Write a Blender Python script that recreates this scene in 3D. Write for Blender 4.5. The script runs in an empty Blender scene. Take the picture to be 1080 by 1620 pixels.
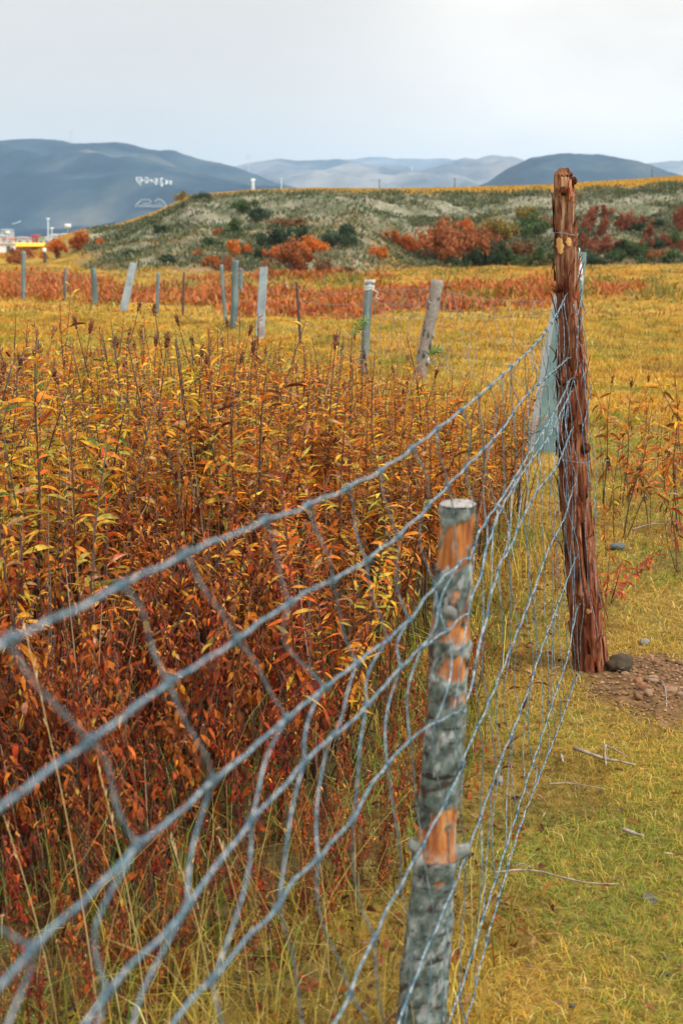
import bpy, math, random
import numpy as np
from mathutils import Vector, Matrix
from mathutils.bvhtree import BVHTree

random.seed(7)
rng = np.random.default_rng(11)
scene = bpy.context.scene
COL = scene.collection
D2R = math.radians

# ------------------------------------------------------------------ camera maths
CAM_H = 1.49
F_PX = 2250.0
PITCH = math.atan(440 / 2250)
CP, SP = math.cos(PITCH), math.sin(PITCH)


def ray(px, py):
    u = (px - 540) / F_PX
    v = (810 - py) / F_PX
    return u, CP + v * SP, -SP + v * CP


def G(px, py, z=0.0):
    """point of the flat meadow seen at a spot of the photograph"""
    x, y, w = ray(px, py)
    t = (z - CAM_H) / w
    return Vector((x * t, y * t, z))


def at_y(px, py, Y):
    x, y, w = ray(px, py)
    t = Y / y
    return Vector((x * t, Y, CAM_H + w * t))


def slope(py):
    x, y, w = ray(540, py)
    return w / y


# ------------------------------------------------------------------ noise
def _hash(ix, iy, seed):
    n = (ix.astype(np.int64) * 374761393 + iy.astype(np.int64) * 668265263 + seed * 1442695041) & 0xFFFFFFFF
    n = ((n ^ (n >> 13)) * 1274126177) & 0xFFFFFFFF
    n = n ^ (n >> 16)
    return (n & 0xFFFF) / 65535.0


def vnoise(x, y, seed=0):
    x = np.asarray(x, float); y = np.asarray(y, float)
    ix = np.floor(x); iy = np.floor(y)
    fx = x - ix; fy = y - iy
    fx = fx * fx * (3 - 2 * fx); fy = fy * fy * (3 - 2 * fy)
    a = _hash(ix, iy, seed); b = _hash(ix + 1, iy, seed)
    c = _hash(ix, iy + 1, seed); d = _hash(ix + 1, iy + 1, seed)
    return (a * (1 - fx) + b * fx) * (1 - fy) + (c * (1 - fx) + d * fx) * fy


def fbm(x, y, seed=0, octv=4, gain=0.5):
    x = np.asarray(x, float); y = np.asarray(y, float)
    s = 0.0; a = 1.0; tot = 0.0
    for i in range(octv):
        s = s + a * vnoise(x * 2 ** i + 17.3 * i, y * 2 ** i - 9.1 * i, seed + i * 31)
        tot += a; a *= gain
    return s / tot


def sstep(a, b, x):
    t = np.clip((np.asarray(x, float) - a) / (b - a), 0, 1)
    return t * t * (3 - 2 * t)


# ------------------------------------------------------------------ object helpers
def tag(o, label=None, cat=None, group=None, kind=None):
    if label: o['label'] = label
    if cat: o['category'] = cat
    if group: o['group'] = group
    if kind: o['kind'] = kind
    return o


def empty(name, loc=(0, 0, 0)):
    o = bpy.data.objects.new(name, None)
    o.empty_display_size = 0.1
    o.location = loc
    COL.objects.link(o)
    return o


def link(name, me, parent=None, loc=None):
    o = bpy.data.objects.new(name, me)
    COL.objects.link(o)
    if parent is not None: o.parent = parent
    if loc is not None: o.location = loc
    return o


class MB:
    """collects verts / faces / colours of ONE mesh"""
    def __init__(self):
        self.v = []; self.f = []; self.c = []; self.m = []

    def add(self, vs, fs, col=(1, 1, 1), mat=0):
        n = len(self.v)
        self.v.extend([tuple(p) for p in vs])
        self.f.extend([tuple(i + n for i in f) for f in fs])
        if len(col) == len(vs) and hasattr(col[0], '__len__'):
            self.c.extend(col)
        else:
            self.c.extend([col] * len(vs))
        self.m.extend([mat] * len(fs))

    def tube(self, pts, rad, n=6, col=(1, 1, 1), mat=0, caps=True, jitter=None):
        pts = [Vector(p) for p in pts]
        k = len(pts)
        if not hasattr(rad, '__len__'): rad = [rad] * k
        t0 = (pts[1] - pts[0]).normalized()
        nrm = t0.orthogonal().normalized()
        vs = []
        for i in range(k):
            a = pts[max(0, i - 1)]; b = pts[min(k - 1, i + 1)]
            t = (b - a)
            if t.length < 1e-9: t = t0
            t = t.normalized()
            nrm = (nrm - t * nrm.dot(t))
            if nrm.length < 1e-6: nrm = t.orthogonal()
            nrm.normalize()
            bn = t.cross(nrm)
            for j in range(n):
                an = 2 * math.pi * j / n
                r = rad[i] if jitter is None else rad[i] * (1 + jitter * (random.random() - .5))
                vs.append(pts[i] + nrm * (r * math.cos(an)) + bn * (r * math.sin(an)))
        fs = []
        for i in range(k - 1):
            for j in range(n):
                j2 = (j + 1) % n
                fs.append((i * n + j, i * n + j2, (i + 1) * n + j2, (i + 1) * n + j))
        if caps:
            fs.append(tuple(range(n - 1, -1, -1)))
            fs.append(tuple(range((k - 1) * n, k * n)))
        self.add(vs, fs, col, mat)

    def box(self, c, s, col=(1, 1, 1), mat=0, rot=None):
        vs = []
        for x in (-1, 1):
            for y in (-1, 1):
                for z in (-1, 1):
                    p = Vector((x * s[0] / 2, y * s[1] / 2, z * s[2] / 2))
                    if rot is not None: p = rot @ p
                    vs.append(p + Vector(c))
        fs = [(0, 1, 3, 2), (4, 6, 7, 5), (0, 4, 5, 1), (2, 3, 7, 6), (0, 2, 6, 4), (1, 5, 7, 3)]
        self.add(vs, fs, col, mat)

    def mesh(self, name, mats, smooth=True):
        me = bpy.data.meshes.new(name)
        me.from_pydata(self.v, [], self.f)
        if not isinstance(mats, (list, tuple)): mats = [mats]
        for m in mats: me.materials.append(m)
        if len(mats) > 1:
            me.polygons.foreach_set('material_index', self.m)
        ca = me.color_attributes.new('Col', 'FLOAT_COLOR', 'POINT')
        arr = np.ones((len(self.v), 4), np.float32)
        arr[:, :3] = np.array(self.c, np.float32).reshape(-1, 3)
        ca.data.foreach_set('color', arr.ravel())
        if smooth:
            me.polygons.foreach_set('use_smooth', [True] * len(self.f))
        me.update()
        return me

    def build(self, name, mats, parent=None, loc=None, smooth=True):
        return link(name, self.mesh(name, mats, smooth), parent, loc)


def np_mesh(name, V, loops, starts, totals, mat, col=None, smooth=True):
    me = bpy.data.meshes.new(name)
    me.vertices.add(len(V)); me.vertices.foreach_set('co', np.asarray(V, np.float32).ravel())
    me.loops.add(len(loops)); me.loops.foreach_set('vertex_index', np.asarray(loops, np.int32))
    me.polygons.add(len(starts))
    me.polygons.foreach_set('loop_start', np.asarray(starts, np.int32))
    try:
        me.polygons.foreach_set('loop_total', np.asarray(totals, np.int32))
    except Exception:
        pass
    if smooth: me.polygons.foreach_set('use_smooth', np.ones(len(starts), bool))
    me.materials.append(mat)
    if col is not None:
        ca = me.color_attributes.new('Col', 'FLOAT_COLOR', 'POINT')
        arr = np.ones((len(V), 4), np.float32); arr[:, :3] = col
        ca.data.foreach_set('color', arr.ravel())
    me.update(calc_edges=True)
    me.validate()
    return me


def grid_mesh(name, X, Y, Z, mat, col=None):
    r, c = X.shape
    V = np.stack([X, Y, Z], -1).reshape(-1, 3)
    idx = np.arange(r * c).reshape(r, c)
    q = np.stack([idx[:-1, :-1], idx[:-1, 1:], idx[1:, 1:], idx[1:, :-1]], -1).reshape(-1)
    n = (r - 1) * (c - 1)
    return np_mesh(name, V, q, np.arange(n) * 4, np.full(n, 4), mat, None if col is None else col.reshape(-1, 3))


def blades(name, P, h, w, az, lean, col, mat, curl=0.35, tipcol=None):
    """one mesh of many grass blades"""
    n = len(P)
    ux, uy = np.cos(az), np.sin(az)          # lean direction
    face = az + np.pi / 2 + rng.normal(0, .7, n)
    wx, wy = np.cos(face) * w / 2, np.sin(face) * w / 2
    mid = P.copy()
    mid[:, 0] += ux * h * lean * .35; mid[:, 1] += uy * h * lean * .35; mid[:, 2] += h * .62
    tip = P.copy()
    tip[:, 0] += ux * h * lean; tip[:, 1] += uy * h * lean; tip[:, 2] += h * np.clip(1 - curl * lean, .2, 1)
    side = np.stack([wx, wy, np.zeros(n)], -1)
    V = np.stack([P - side, P + side, mid - side * .75, mid + side * .75, tip], 1).reshape(-1, 3)
    b = (np.arange(n) * 5)[:, None]
    loops = (b + np.array([[0, 1, 3, 2, 2, 3, 4]])).ravel()
    starts = (np.arange(n)[:, None] * 7 + np.array([[0, 4]])).ravel()
    totals = np.tile([4, 3], n)
    C = np.repeat(col[:, None, :], 5, 1)
    if tipcol is not None:
        C[:, 4] = tipcol; C[:, 2:4] = .5 * (col + tipcol)[:, None, :]
    return np_mesh(name, V, loops, starts, totals, mat, C.reshape(-1, 3))


# ------------------------------------------------------------------ materials
def nmat(name):
    m = bpy.data.materials.new(name); m.use_nodes = True
    nt = m.node_tree
    for n in list(nt.nodes): nt.nodes.remove(n)
    out = nt.nodes.new('ShaderNodeOutputMaterial')
    b = nt.nodes.new('ShaderNodeBsdfPrincipled')
    nt.links.new(b.outputs[0], out.inputs[0])
    return m, nt, b, out


def noise_node(nt, scale, detail=4, rough=.55, vec=None):
    n = nt.nodes.new('ShaderNodeTexNoise')
    n.inputs['Scale'].default_value = scale
    n.inputs['Detail'].default_value = detail
    n.inputs['Roughness'].default_value = rough
    if vec is not None: nt.links.new(vec, n.inputs['Vector'])
    return n


def ramp(nt, fac, stops):
    r = nt.nodes.new('ShaderNodeValToRGB')
    e = r.color_ramp.elements
    while len(e) < len(stops): e.new(.5)
    for i, (p, c) in enumerate(stops):
        e[i].position = p; e[i].color = (*c, 1) if len(c) == 3 else c
    nt.links.new(fac, r.inputs[0])
    return r


def mix(nt, fac, a, b, mode='MIX'):
    n = nt.nodes.new('ShaderNodeMix'); n.data_type = 'RGBA'; n.blend_type = mode
    for sock, val in ((n.inputs[0], fac), (n.inputs[6], a), (n.inputs[7], b)):
        if isinstance(val, (int, float)): sock.default_value = val
        elif isinstance(val, tuple): sock.default_value = (*val, 1)
        else: nt.links.new(val, sock)
    return n.outputs[2]


def mapping(nt, scale, coord='Object'):
    tc = nt.nodes.new('ShaderNodeTexCoord')
    mp = nt.nodes.new('ShaderNodeMapping')
    mp.inputs['Scale'].default_value = scale
    nt.links.new(tc.outputs[coord], mp.inputs[0])
    return mp.outputs[0]


def bump(nt, b, height, strength=.4, dist=.01):
    n = nt.nodes.new('ShaderNodeBump')
    n.inputs['Strength'].default_value = strength
    n.inputs['Distance'].default_value = dist
    nt.links.new(height, n.inputs['Height'])
    nt.links.new(n.outputs[0], b.inputs['Normal'])


def attr(nt, name='Col'):
    a = nt.nodes.new('ShaderNodeAttribute'); a.attribute_name = name
    return a.outputs['Color']


def leafy(name, transl=.35, objcol=False, rough=.55, vary=.35, spec=.3):
    m, nt, b, out = nmat(name)
    c = attr(nt)
    nz = noise_node(nt, 60, 2, .6, mapping(nt, (1, 1, 1)))
    v = ramp(nt, nz.outputs['Fac'], [(.3, (1 - vary,) * 3), (.7, (1 + vary,) * 3)])
    c = mix(nt, 1.0, c, v.outputs[0], 'MULTIPLY')
    oi = nt.nodes.new('ShaderNodeObjectInfo')
    if objcol:
        c = mix(nt, 1.0, c, oi.outputs['Color'], 'MULTIPLY')
    else:
        hs = nt.nodes.new('ShaderNodeHueSaturation')
        mr = nt.nodes.new('ShaderNodeMapRange')
        nt.links.new(oi.outputs['Random'], mr.inputs[0])
        mr.inputs[3].default_value = .485; mr.inputs[4].default_value = .52
        nt.links.new(mr.outputs[0], hs.inputs['Hue'])
        nt.links.new(c, hs.inputs['Color'])
        c = hs.outputs[0]
    nt.links.new(c, b.inputs['Base Color'])
    b.inputs['Roughness'].default_value = rough
    b.inputs['Specular IOR Level'].default_value = spec
    tr = nt.nodes.new('ShaderNodeBsdfTranslucent')
    nt.links.new(c, tr.inputs[0])
    mx = nt.nodes.new('ShaderNodeMixShader'); mx.inputs[0].default_value = transl
    nt.links.new(b.outputs[0], mx.inputs[1]); nt.links.new(tr.outputs[0], mx.inputs[2])
    nt.links.new(mx.outputs[0], out.inputs[0])
    return m


def rough_mat(name, stops, scale, stretch=(1, 1, 1), rough=.8, bstr=.4, bdist=.004, detail=6, metallic=0, vcol=False, spec=.4):
    m, nt, b, out = nmat(name)
    vec = mapping(nt, stretch)
    nz = noise_node(nt, scale, detail, .62, vec)
    r = ramp(nt, nz.outputs['Fac'], stops)
    c = r.outputs[0]
    if vcol: c = mix(nt, 1.0, c, attr(nt), 'MULTIPLY')
    nt.links.new(c, b.inputs['Base Color'])
    b.inputs['Roughness'].default_value = rough
    b.inputs['Metallic'].default_value = metallic
    b.inputs['Specular IOR Level'].default_value = spec
    bump(nt, b, nz.outputs['Fac'], bstr, bdist)
    return m


M = {}
M['leaf'] = leafy('weed_leaf', .40, rough=.75, vary=.45, spec=.12)
M['stem'] = leafy('weed_stem', .0, rough=.7)
M['seed'] = leafy('seed_head', .1, rough=.8, vary=.5)
M['grass'] = leafy('meadow_grass', .35, rough=.6, vary=.15, spec=.2)
M['bush'] = leafy('bush_leaf', .3, objcol=True, rough=.7, vary=.3, spec=.2)
M['bark_twig'] = rough_mat('twig_bark', [(.3, (.07, .05, .04)), (.7, (.17, .13, .1))], 40)
M['wire'] = rough_mat('galvanised_wire', [(.30, (.035, .075, .10)), (.48, (.085, .19, .26)), (.60, (.29, .355, .40)), (.74, (.52, .57, .60))], 90, rough=.5, bstr=.3, bdist=.0006, metallic=.3, spec=.5)
M['wire_dark'] = rough_mat('wire_knot_metal', [(.3, (.03, .06, .08)), (.7, (.14, .21, .26))], 120, rough=.5, bstr=.2, bdist=.0005, metallic=.4)
M['concrete'] = rough_mat('concrete', [(.3, (.28, .33, .35)), (.55, (.42, .47, .49)), (.8, (.54, .58, .6))], 9, bstr=.3, bdist=.004, rough=.9, vcol=True)
M['old_wood'] = rough_mat('weathered_wood', [(.25, (.05, .06, .06)), (.5, (.16, .18, .18)), (.78, (.34, .36, .36))], 14, (1, 1, .15), bstr=.6, bdist=.006, rough=.9, vcol=True)
M['rod'] = rough_mat('rusty_rod', [(.3, (.035, .03, .03)), (.7, (.09, .06, .05))], 30, bstr=.3, bdist=.001)
M['stone'] = rough_mat('stone', [(.25, (.6, .6, .6)), (.5, (.95, .95, .95)), (.8, (1.3, 1.3, 1.3))], 22, bstr=.6, bdist=.008, rough=.9, vcol=True)
M['twig'] = rough_mat('dead_twig', [(.3, (.12, .09, .07)), (.55, (.27, .23, .19)), (.8, (.45, .40, .36))], 60, bstr=.4, bdist=.001)
M['white'] = rough_mat('white_paint', [(.3, (.62, .65, .68)), (.7, (.8, .81, .82))], 5, bstr=.1)
M['paint'] = rough_mat('house_paint', [(.3, (.85, .85, .85)), (.7, (1.05, 1.05, 1.05))], .6, bstr=.05, vcol=True)
M['twine'] = rough_mat('white_twine', [(.3, (.6, .64, .66)), (.7, (.8, .82, .83))], 200, bstr=.3, bdist=.0005)


def red_bark():
    m, nt, b, out = nmat('red_stringy_bark')
    v1 = mapping(nt, (1, 1, .10))
    n1 = noise_node(nt, 75, 7, .68, v1)
    v2 = mapping(nt, (1, 1, .35))
    n2 = noise_node(nt, 13, 4, .6, v2)
    a = ramp(nt, n1.outputs['Fac'], [(.32, (.018, .009, .007)), (.42, (.10, .036, .020)), (.52, (.245, .098, .050)), (.61, (.36, .175, .098)), (.70, (.48, .31, .20)), (.83, (.56, .43, .33))])
    t = ramp(nt, n2.outputs['Fac'], [(.35, (.55, .42, .40)), (.55, (1, 1, 1)), (.72, (1.15, 1.05, .95))])
    c = mix(nt, 1.0, a.outputs[0], t.outputs[0], 'MULTIPLY')
    c = mix(nt, 1.0, c, attr(nt), 'MULTIPLY')
    nt.links.new(c, b.inputs['Base Color'])
    b.inputs['Roughness'].default_value = .95
    b.inputs['Specular IOR Level'].default_value = .08
    bump(nt, b, n1.outputs['Fac'], .9, .006)
    return m


M['red_bark'] = red_bark()


def birch_mat():
    m, nt, b, out = nmat('birch_bark')
    col = attr(nt)
    sep = nt.nodes.new('ShaderNodeSeparateColor'); nt.links.new(col, sep.inputs[0])
    vb = mapping(nt, (1, 1, 1.0))
    n1 = noise_node(nt, 38, 6, .65, vb)
    bark = ramp(nt, n1.outputs['Fac'], [(.30, (.018, .025, .024)), (.42, (.055, .078, .074)), (.52, (.10, .135, .122)), (.62, (.165, .20, .19)), (.74, (.38, .43, .43))])
    vl = mapping(nt, (1, 1, 4.5))
    nl = noise_node(nt, 16, 3, .55, vl)
    lent = ramp(nt, nl.outputs['Fac'], [(.33, (.16, .10, .07)), (.42, (1, 1, 1))])
    barkc = mix(nt, 1.0, bark.outputs[0], lent.outputs[0], 'MULTIPLY')
    vw = mapping(nt, (1, 1, .14))
    nw = noise_node(nt, 60, 5, .6, vw)
    wood = ramp(nt, nw.outputs['Fac'], [(.30, (.07, .020, .010)), (.44, (.23, .075, .022)), (.56, (.38, .15, .036)), (.70, (.52, .28, .10)), (.82, (.42, .34, .26))])
    ng = noise_node(nt, 26, 5, .65, mapping(nt, (1, 1, .5)))
    grey = ramp(nt, ng.outputs['Fac'], [(.50, (0, 0, 0)), (.66, (.75, .75, .75))])
    woodc = mix(nt, grey.outputs[0], wood.outputs[0], (.27, .27, .24))
    c = mix(nt, sep.outputs[0], barkc, woodc)
    c = mix(nt, sep.outputs[1], c, (.035, .02, .014))
    c = mix(nt, sep.outputs[2], c, (.62, .65, .67))
    nt.links.new(c, b.inputs['Base Color'])
    b.inputs['Roughness'].default_value = .8
    b.inputs['Specular IOR Level'].default_value = .3
    bump(nt, b, n1.outputs['Fac'], .5, .004)
    return m


M['birch'] = birch_mat()
M['cut_wood'] = rough_mat('cut_wood', [(.3, (.15, .14, .13)), (.55, (.30, .29, .28)), (.8, (.48, .48, .48))], 55, bstr=.4, bdist=.002, rough=.9)
M['bare_wood'] = rough_mat('bare_yellow_wood', [(.3, (.34, .17, .05)), (.6, (.52, .31, .10)), (.8, (.6, .42, .2))], 40, (1, 1, .3), bstr=.4, bdist=.002, rough=.85)


def ground_mat():
    m, nt, b, out = nmat('meadow_ground')
    col = attr(nt)          # r hill face, g soil, b under the thicket
    sep = nt.nodes.new('ShaderNodeSeparateColor'); nt.links.new(col, sep.inputs[0])
    pos = mapping(nt, (1, 1, 1))
    n0 = noise_node(nt, .35, 5, .6, pos)
    n1 = noise_node(nt, 2.2, 5, .62, pos)
    n2 = noise_node(nt, 30, 4, .65, pos)
    base = ramp(nt, n1.outputs['Fac'], [(.3, (.17, .15, .03)), (.45, (.30, .20, .034)), (.58, (.40, .24, .036)), (.72, (.45, .29, .06))])
    far = ramp(nt, n0.outputs['Fac'], [(.32, (.55, .75, .75)), (.5, (1, 1, 1)), (.7, (1.2, 1.0, .8))])
    c = mix(nt, 1.0, base.outputs[0], far.outputs[0], 'MULTIPLY')
    fine = ramp(nt, n2.outputs['Fac'], [(.32, (.45, .45, .45)), (.6, (1.1, 1.1, 1.1))])
    c = mix(nt, 1.0, c, fine.outputs[0], 'MULTIPLY')
    # bank face: pale silt with sage growth
    vh = mapping(nt, (1, .35, 1))
    h1 = noise_node(nt, .8, 7, .7, vh)
    face = ramp(nt, h1.outputs['Fac'], [(.34, (.065, .078, .045)), (.43, (.13, .138, .088)), (.51, (.20, .195, .14)), (.62, (.27, .255, .20)), (.76, (.36, .335, .28))])
    h2 = noise_node(nt, 3.2, 6, .75, mapping(nt, (.6, .6, 1)))
    fl = ramp(nt, h2.outputs['Fac'], [(.36, (.56, .60, .56)), (.50, (.92, .93, .92)), (.66, (1.10, 1.07, 1.04))])
    facec = mix(nt, 1.0, face.outputs[0], fl.outputs[0], 'MULTIPLY')
    c = mix(nt, sep.outputs[0], c, facec)
    soil = ramp(nt, n2.outputs['Fac'], [(.3, (.06, .028, .014)), (.5, (.165, .080, .036)), (.7, (.28, .155, .08))])
    c = mix(nt, sep.outputs[1], c, soil.outputs[0])
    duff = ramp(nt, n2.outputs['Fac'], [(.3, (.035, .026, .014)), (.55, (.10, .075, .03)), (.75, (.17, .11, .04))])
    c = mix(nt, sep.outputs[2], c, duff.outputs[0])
    nt.links.new(c, b.inputs['Base Color'])
    b.inputs['Roughness'].default_value = .95
    b.inputs['Specular IOR Level'].default_value = .1
    bump(nt, b, n2.outputs['Fac'], .6, .02)
    return m


M['ground'] = ground_mat()


def mountain_mat(name, stops, scale):
    m, nt, b, out = nmat(name)
    n1 = noise_node(nt, scale, 7, .6, mapping(nt, (1, 1, 1)))
    r = ramp(nt, n1.outputs['Fac'], stops)
    nt.links.new(r.outputs[0], b.inputs['Base Color'])
    b.inputs['Roughness'].default_value = 1.0
    b.inputs['Specular IOR Level'].default_value = .05
    return m


M['mount'] = mountain_mat('hazed_mountain_turf', [(.36, (.005, .020, .048)), (.47, (.014, .038, .072)), (.56, (.038, .064, .090)), (.68, (.12, .125, .125))], .0042)  # bluish stops put the haze tint into the slope colour
M['mount_pale'] = mountain_mat('hazed_far_mountain', [(.36, (.035, .055, .09)), (.5, (.10, .12, .15)), (.62, (.22, .22, .23)), (.75, (.33, .31, .30))], .003)  # paler stops paint the fading by haze into the distant ranges

# ------------------------------------------------------------------ terrain
EDGE = [(-300, 379), (0, 408), (50, 407), (66, 401), (84, 387), (102, 374), (135, 364), (165, 362), (200, 355), (250, 338), (300, 315), (330, 311), (400, 306), (500, 304), (600, 306), (700, 306),
        (800, 305), (860, 303), (1000, 294), (1080, 291), (1400, 286)]
PLAT = [(-300, 379), (0, 396), (50, 395), (66, 390), (84, 380), (102, 372), (130, 365), (160, 360), (190, 354), (250, 334), (300, 310), (330, 307), (400, 301), (500, 298), (600, 299), (720, 297),
        (860, 293), (1000, 284), (1080, 278), (1400, 266)]
FOOT = [(-300, 75), (100, 70), (160, 58), (300, 55), (560, 55), (650, 64), (800, 68), (1080, 68), (1400, 66)]
Y_EDGE, Y_PLAT = 88.0, 135.0


def tab(t, x):
    return np.interp(x, [a for a, _ in t], [b for _, b in t])


EDGE_H = [(p, CAM_H + slope(y) * Y_EDGE) for p, y in EDGE]
PLAT_H = [(p, CAM_H + slope(y) * Y_PLAT) for p, y in PLAT]
EDGE_H[0] = EDGE_H[1] = (0, .0); EDGE_H[0] = (-300, 0)
PLAT_H[0] = (-300, -.2); PLAT_H[1] = (0, -.1)
MOUND = G(968, 985)
DIRT = G(1060, 1095)


def terrain(X, Y):
    X = np.asarray(X, float); Y = np.asarray(Y, float)
    Ys = np.maximum(Y, 1.0)
    px = 540 + 2304 * X / Ys
    z = .035 * (fbm(X * .9, Y * .9, 3, 3) - .5)
    amp = sstep(9, 20, Y) * (1 - sstep(75, 100, Y))
    z = z + amp * .38 * (fbm(X * .33, Y * .62, 5, 4) - .5) + amp * .20 * (np.abs(fbm(X * .7, Y * 1.5, 8, 3) - .5) * 2 - .3)
    foot = tab(FOOT, px)
    he = tab(EDGE_H, px); hp = tab(PLAT_H, px)
    t = np.clip((Y - foot) / (Y_EDGE - foot), 0, 1)
    face = t ** 1.25 * (1.6 - .6 * t)
    hill = he * face
    hill = np.where(Y > Y_EDGE, he + (hp - he) * np.clip((Y - Y_EDGE) / (Y_PLAT - Y_EDGE), 0, 1), hill)
    relief = (fbm(X * .20, Y * .26, 21, 6, .58) - .5) * 2.6 * np.sin(np.pi * np.clip(t, 0, 1)) * np.clip(he / 3.5, 0, 1)
    hill = hill + relief
    drop = sstep(Y_PLAT + 8, Y_PLAT + 150, Y)
    hill = hill * (1 - drop)
    z = z + hill - 26 * sstep(190, 620, Y)
    # spoil heap and its hollow by the tall post
    z = z + .055 * np.exp(-((X - MOUND.x) / .16) ** 2 - ((Y - MOUND.y) / .28) ** 2)
    z = z + .03 * np.exp(-((X - DIRT.x) / .3) ** 2 - ((Y - DIRT.y) / .35) ** 2) * (.6 + .8 * fbm(X * 14, Y * 14, 77, 3))
    return z


def tz(x, y): return float(terrain(np.array([x]), np.array([y]))[0])


_YS = np.geomspace(.8, 420, 4000)


def GH(px, py):
    """where the sight line meets the terrain"""
    x, y, w = ray(px, py)
    s = _YS / y
    z = CAM_H + w * s
    below = z < terrain(x * s, _YS)
    i = int(np.argmax(below)) if below.any() else len(_YS) - 1
    return Vector((x * s[i], _YS[i], tz(x * s[i], _YS[i])))


# thicket outline in plan
FRONT = [(-330, 1590), (110, 1570), (290, 1500), (420, 1430), (530, 1310), (612, 1160), (672, 1035), (740, 925), (800, 850)]
BACK = [(835, 812), (640, 800), (300, 790), (-330, 790)]
POLY = [G(*p) for p in FRONT + BACK]
PX_ = np.array([p.x for p in POLY]); PY_ = np.array([p.y for p in POLY])


def inpoly(x, y):
    x = np.asarray(x); y = np.asarray(y)
    ins = np.zeros(x.shape, bool)
    j = len(PX_) - 1
    for i in range(len(PX_)):
        c = ((PY_[i] > y) != (PY_[j] > y)) & (x < (PX_[j] - PX_[i]) * (y - PY_[i]) / (PY_[j] - PY_[i] + 1e-12) + PX_[i])
        ins ^= c
        j = i
    return ins


def front_dist(x, y):
    """distance to the front edge of the thicket"""
    d = np.full(np.shape(x), 1e9)
    for i in range(len(FRONT) - 1):
        a, b_ = POLY[i], POLY[i + 1]
        ex, ey = b_.x - a.x, b_.y - a.y
        t = np.clip(((x - a.x) * ex + (y - a.y) * ey) / (ex * ex + ey * ey), 0, 1)
        d = np.minimum(d, np.hypot(x - a.x - t * ex, y - a.y - t * ey))
    return d


def build_ground():
    sv = np.linspace(-1.0, 1.0, 520)
    sv = np.sign(sv) * (.55 * np.abs(sv) + .45 * np.abs(sv) ** 3)
    yv = np.concatenate([np.linspace(-2.2, 2, 22)[:-1], np.geomspace(2, 12, 150)[:-1], np.geomspace(12, 55, 130)[:-1], np.linspace(55, 140, 160)[:-1], np.geomspace(140, 14000, 90)])
    S, Y = np.meshgrid(sv, yv)
    X = S * (Y + 3.0)
    Z = terrain(X, Y)
    px = 540 + 2304 * X / np.maximum(Y, 1)
    foot = tab(FOOT, px); he = tab(EDGE_H, px)
    nb = (fbm(X * .15, Y * .15, 51, 4) - .5)
    facem = sstep(foot - 2 + nb * 14, foot + 6 + nb * 14, Y) * (1 - sstep(Y_EDGE - 2, Y_EDGE + 1.5, Y)) * sstep(.9, 2.0, he + nb * 1.5)
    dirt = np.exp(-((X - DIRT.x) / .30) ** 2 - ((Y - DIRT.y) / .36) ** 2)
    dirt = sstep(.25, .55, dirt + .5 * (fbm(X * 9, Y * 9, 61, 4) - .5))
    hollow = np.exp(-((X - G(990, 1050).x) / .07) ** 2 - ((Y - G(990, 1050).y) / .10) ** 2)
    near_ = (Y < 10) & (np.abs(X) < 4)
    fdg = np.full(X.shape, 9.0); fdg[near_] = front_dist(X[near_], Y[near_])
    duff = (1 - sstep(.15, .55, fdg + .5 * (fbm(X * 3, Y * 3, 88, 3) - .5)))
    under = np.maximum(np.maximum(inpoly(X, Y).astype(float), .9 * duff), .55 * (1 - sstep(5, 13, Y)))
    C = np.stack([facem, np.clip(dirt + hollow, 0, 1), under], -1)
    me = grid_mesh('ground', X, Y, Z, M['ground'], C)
    tag(link('ground', me), kind='structure')


build_ground()

# ------------------------------------------------------------------ mountains
MOUNT_BVH = {}


def mountain(name, prof, D, front, base, seed, relief, ncol=300, nrow=90, wave=1.0, mat='mount'):
    p0, p1 = prof[0][0], prof[-1][0]
    pxs = np.linspace(p0, p1, ncol)
    pts = np.array(prof, float)
    # smooth interpolation of the ridge line
    yy = np.interp(pxs, pts[:, 0], pts[:, 1])
    k = max(1, ncol // 90)
    ker = np.ones(2 * k + 1) / (2 * k + 1)
    yy = np.convolve(np.pad(yy, k, mode='edge'), ker, 'valid')
    yy = yy + (fbm(pxs * .11, pxs * 0, seed + 5, 4) - .5) * 2.4
    s = np.array([ray(p, y)[0] / ray(p, y)[1] for p, y in zip(pxs, yy)])
    zr = CAM_H + np.array([slope(y) for y in yy]) * D
    T = np.concatenate([np.linspace(0, 1, nrow), np.linspace(1, 1.7, 14)[1:]])
    TT, SS = np.meshgrid(T, s, indexing='ij')
    ZR = np.broadcast_to(zr, TT.shape)
    X = SS * D
    Y = D + (TT - 1) * front
    up = np.clip(TT, 0, 1)
    shape = up ** 1.25
    Z = base + (ZR - base) * np.where(TT <= 1, shape, 1 - (TT - 1) ** 1.5 * 1.4)
    wl = front * .34 * wave
    wx = X + wl * .9 * (fbm(X / wl * .6, Y / wl * .6, seed + 1, 3) - .5) + .55 * (Y - D)
    ridged = 1 - np.abs(2 * fbm(wx / wl, Y / (wl * 2.4), seed, 4, .5) - 1)
    Z = Z + relief * (ridged - .62) * np.sin(np.pi * np.clip(up, 0, 1) ** .8) * np.clip((ZR - base - 45) / 130, 0, 1)
    Z = Z + relief * .15 * (fbm(X / wl * 5, Y / wl * 5, seed + 9, 4) - .5) * np.clip((1 - up) * 6, 0, 1)
    me = grid_mesh(name, X, Y, Z, M[mat])
    o = tag(link(name, me), kind='structure')
    V = [Vector(v) for v in np.stack([X, Y, Z], -1).reshape(-1, 3)]
    polys = [tuple(p.vertices) for p in me.polygons]
    MOUNT_BVH[name] = BVHTree.FromPolygons(V, polys)
    return o


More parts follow.
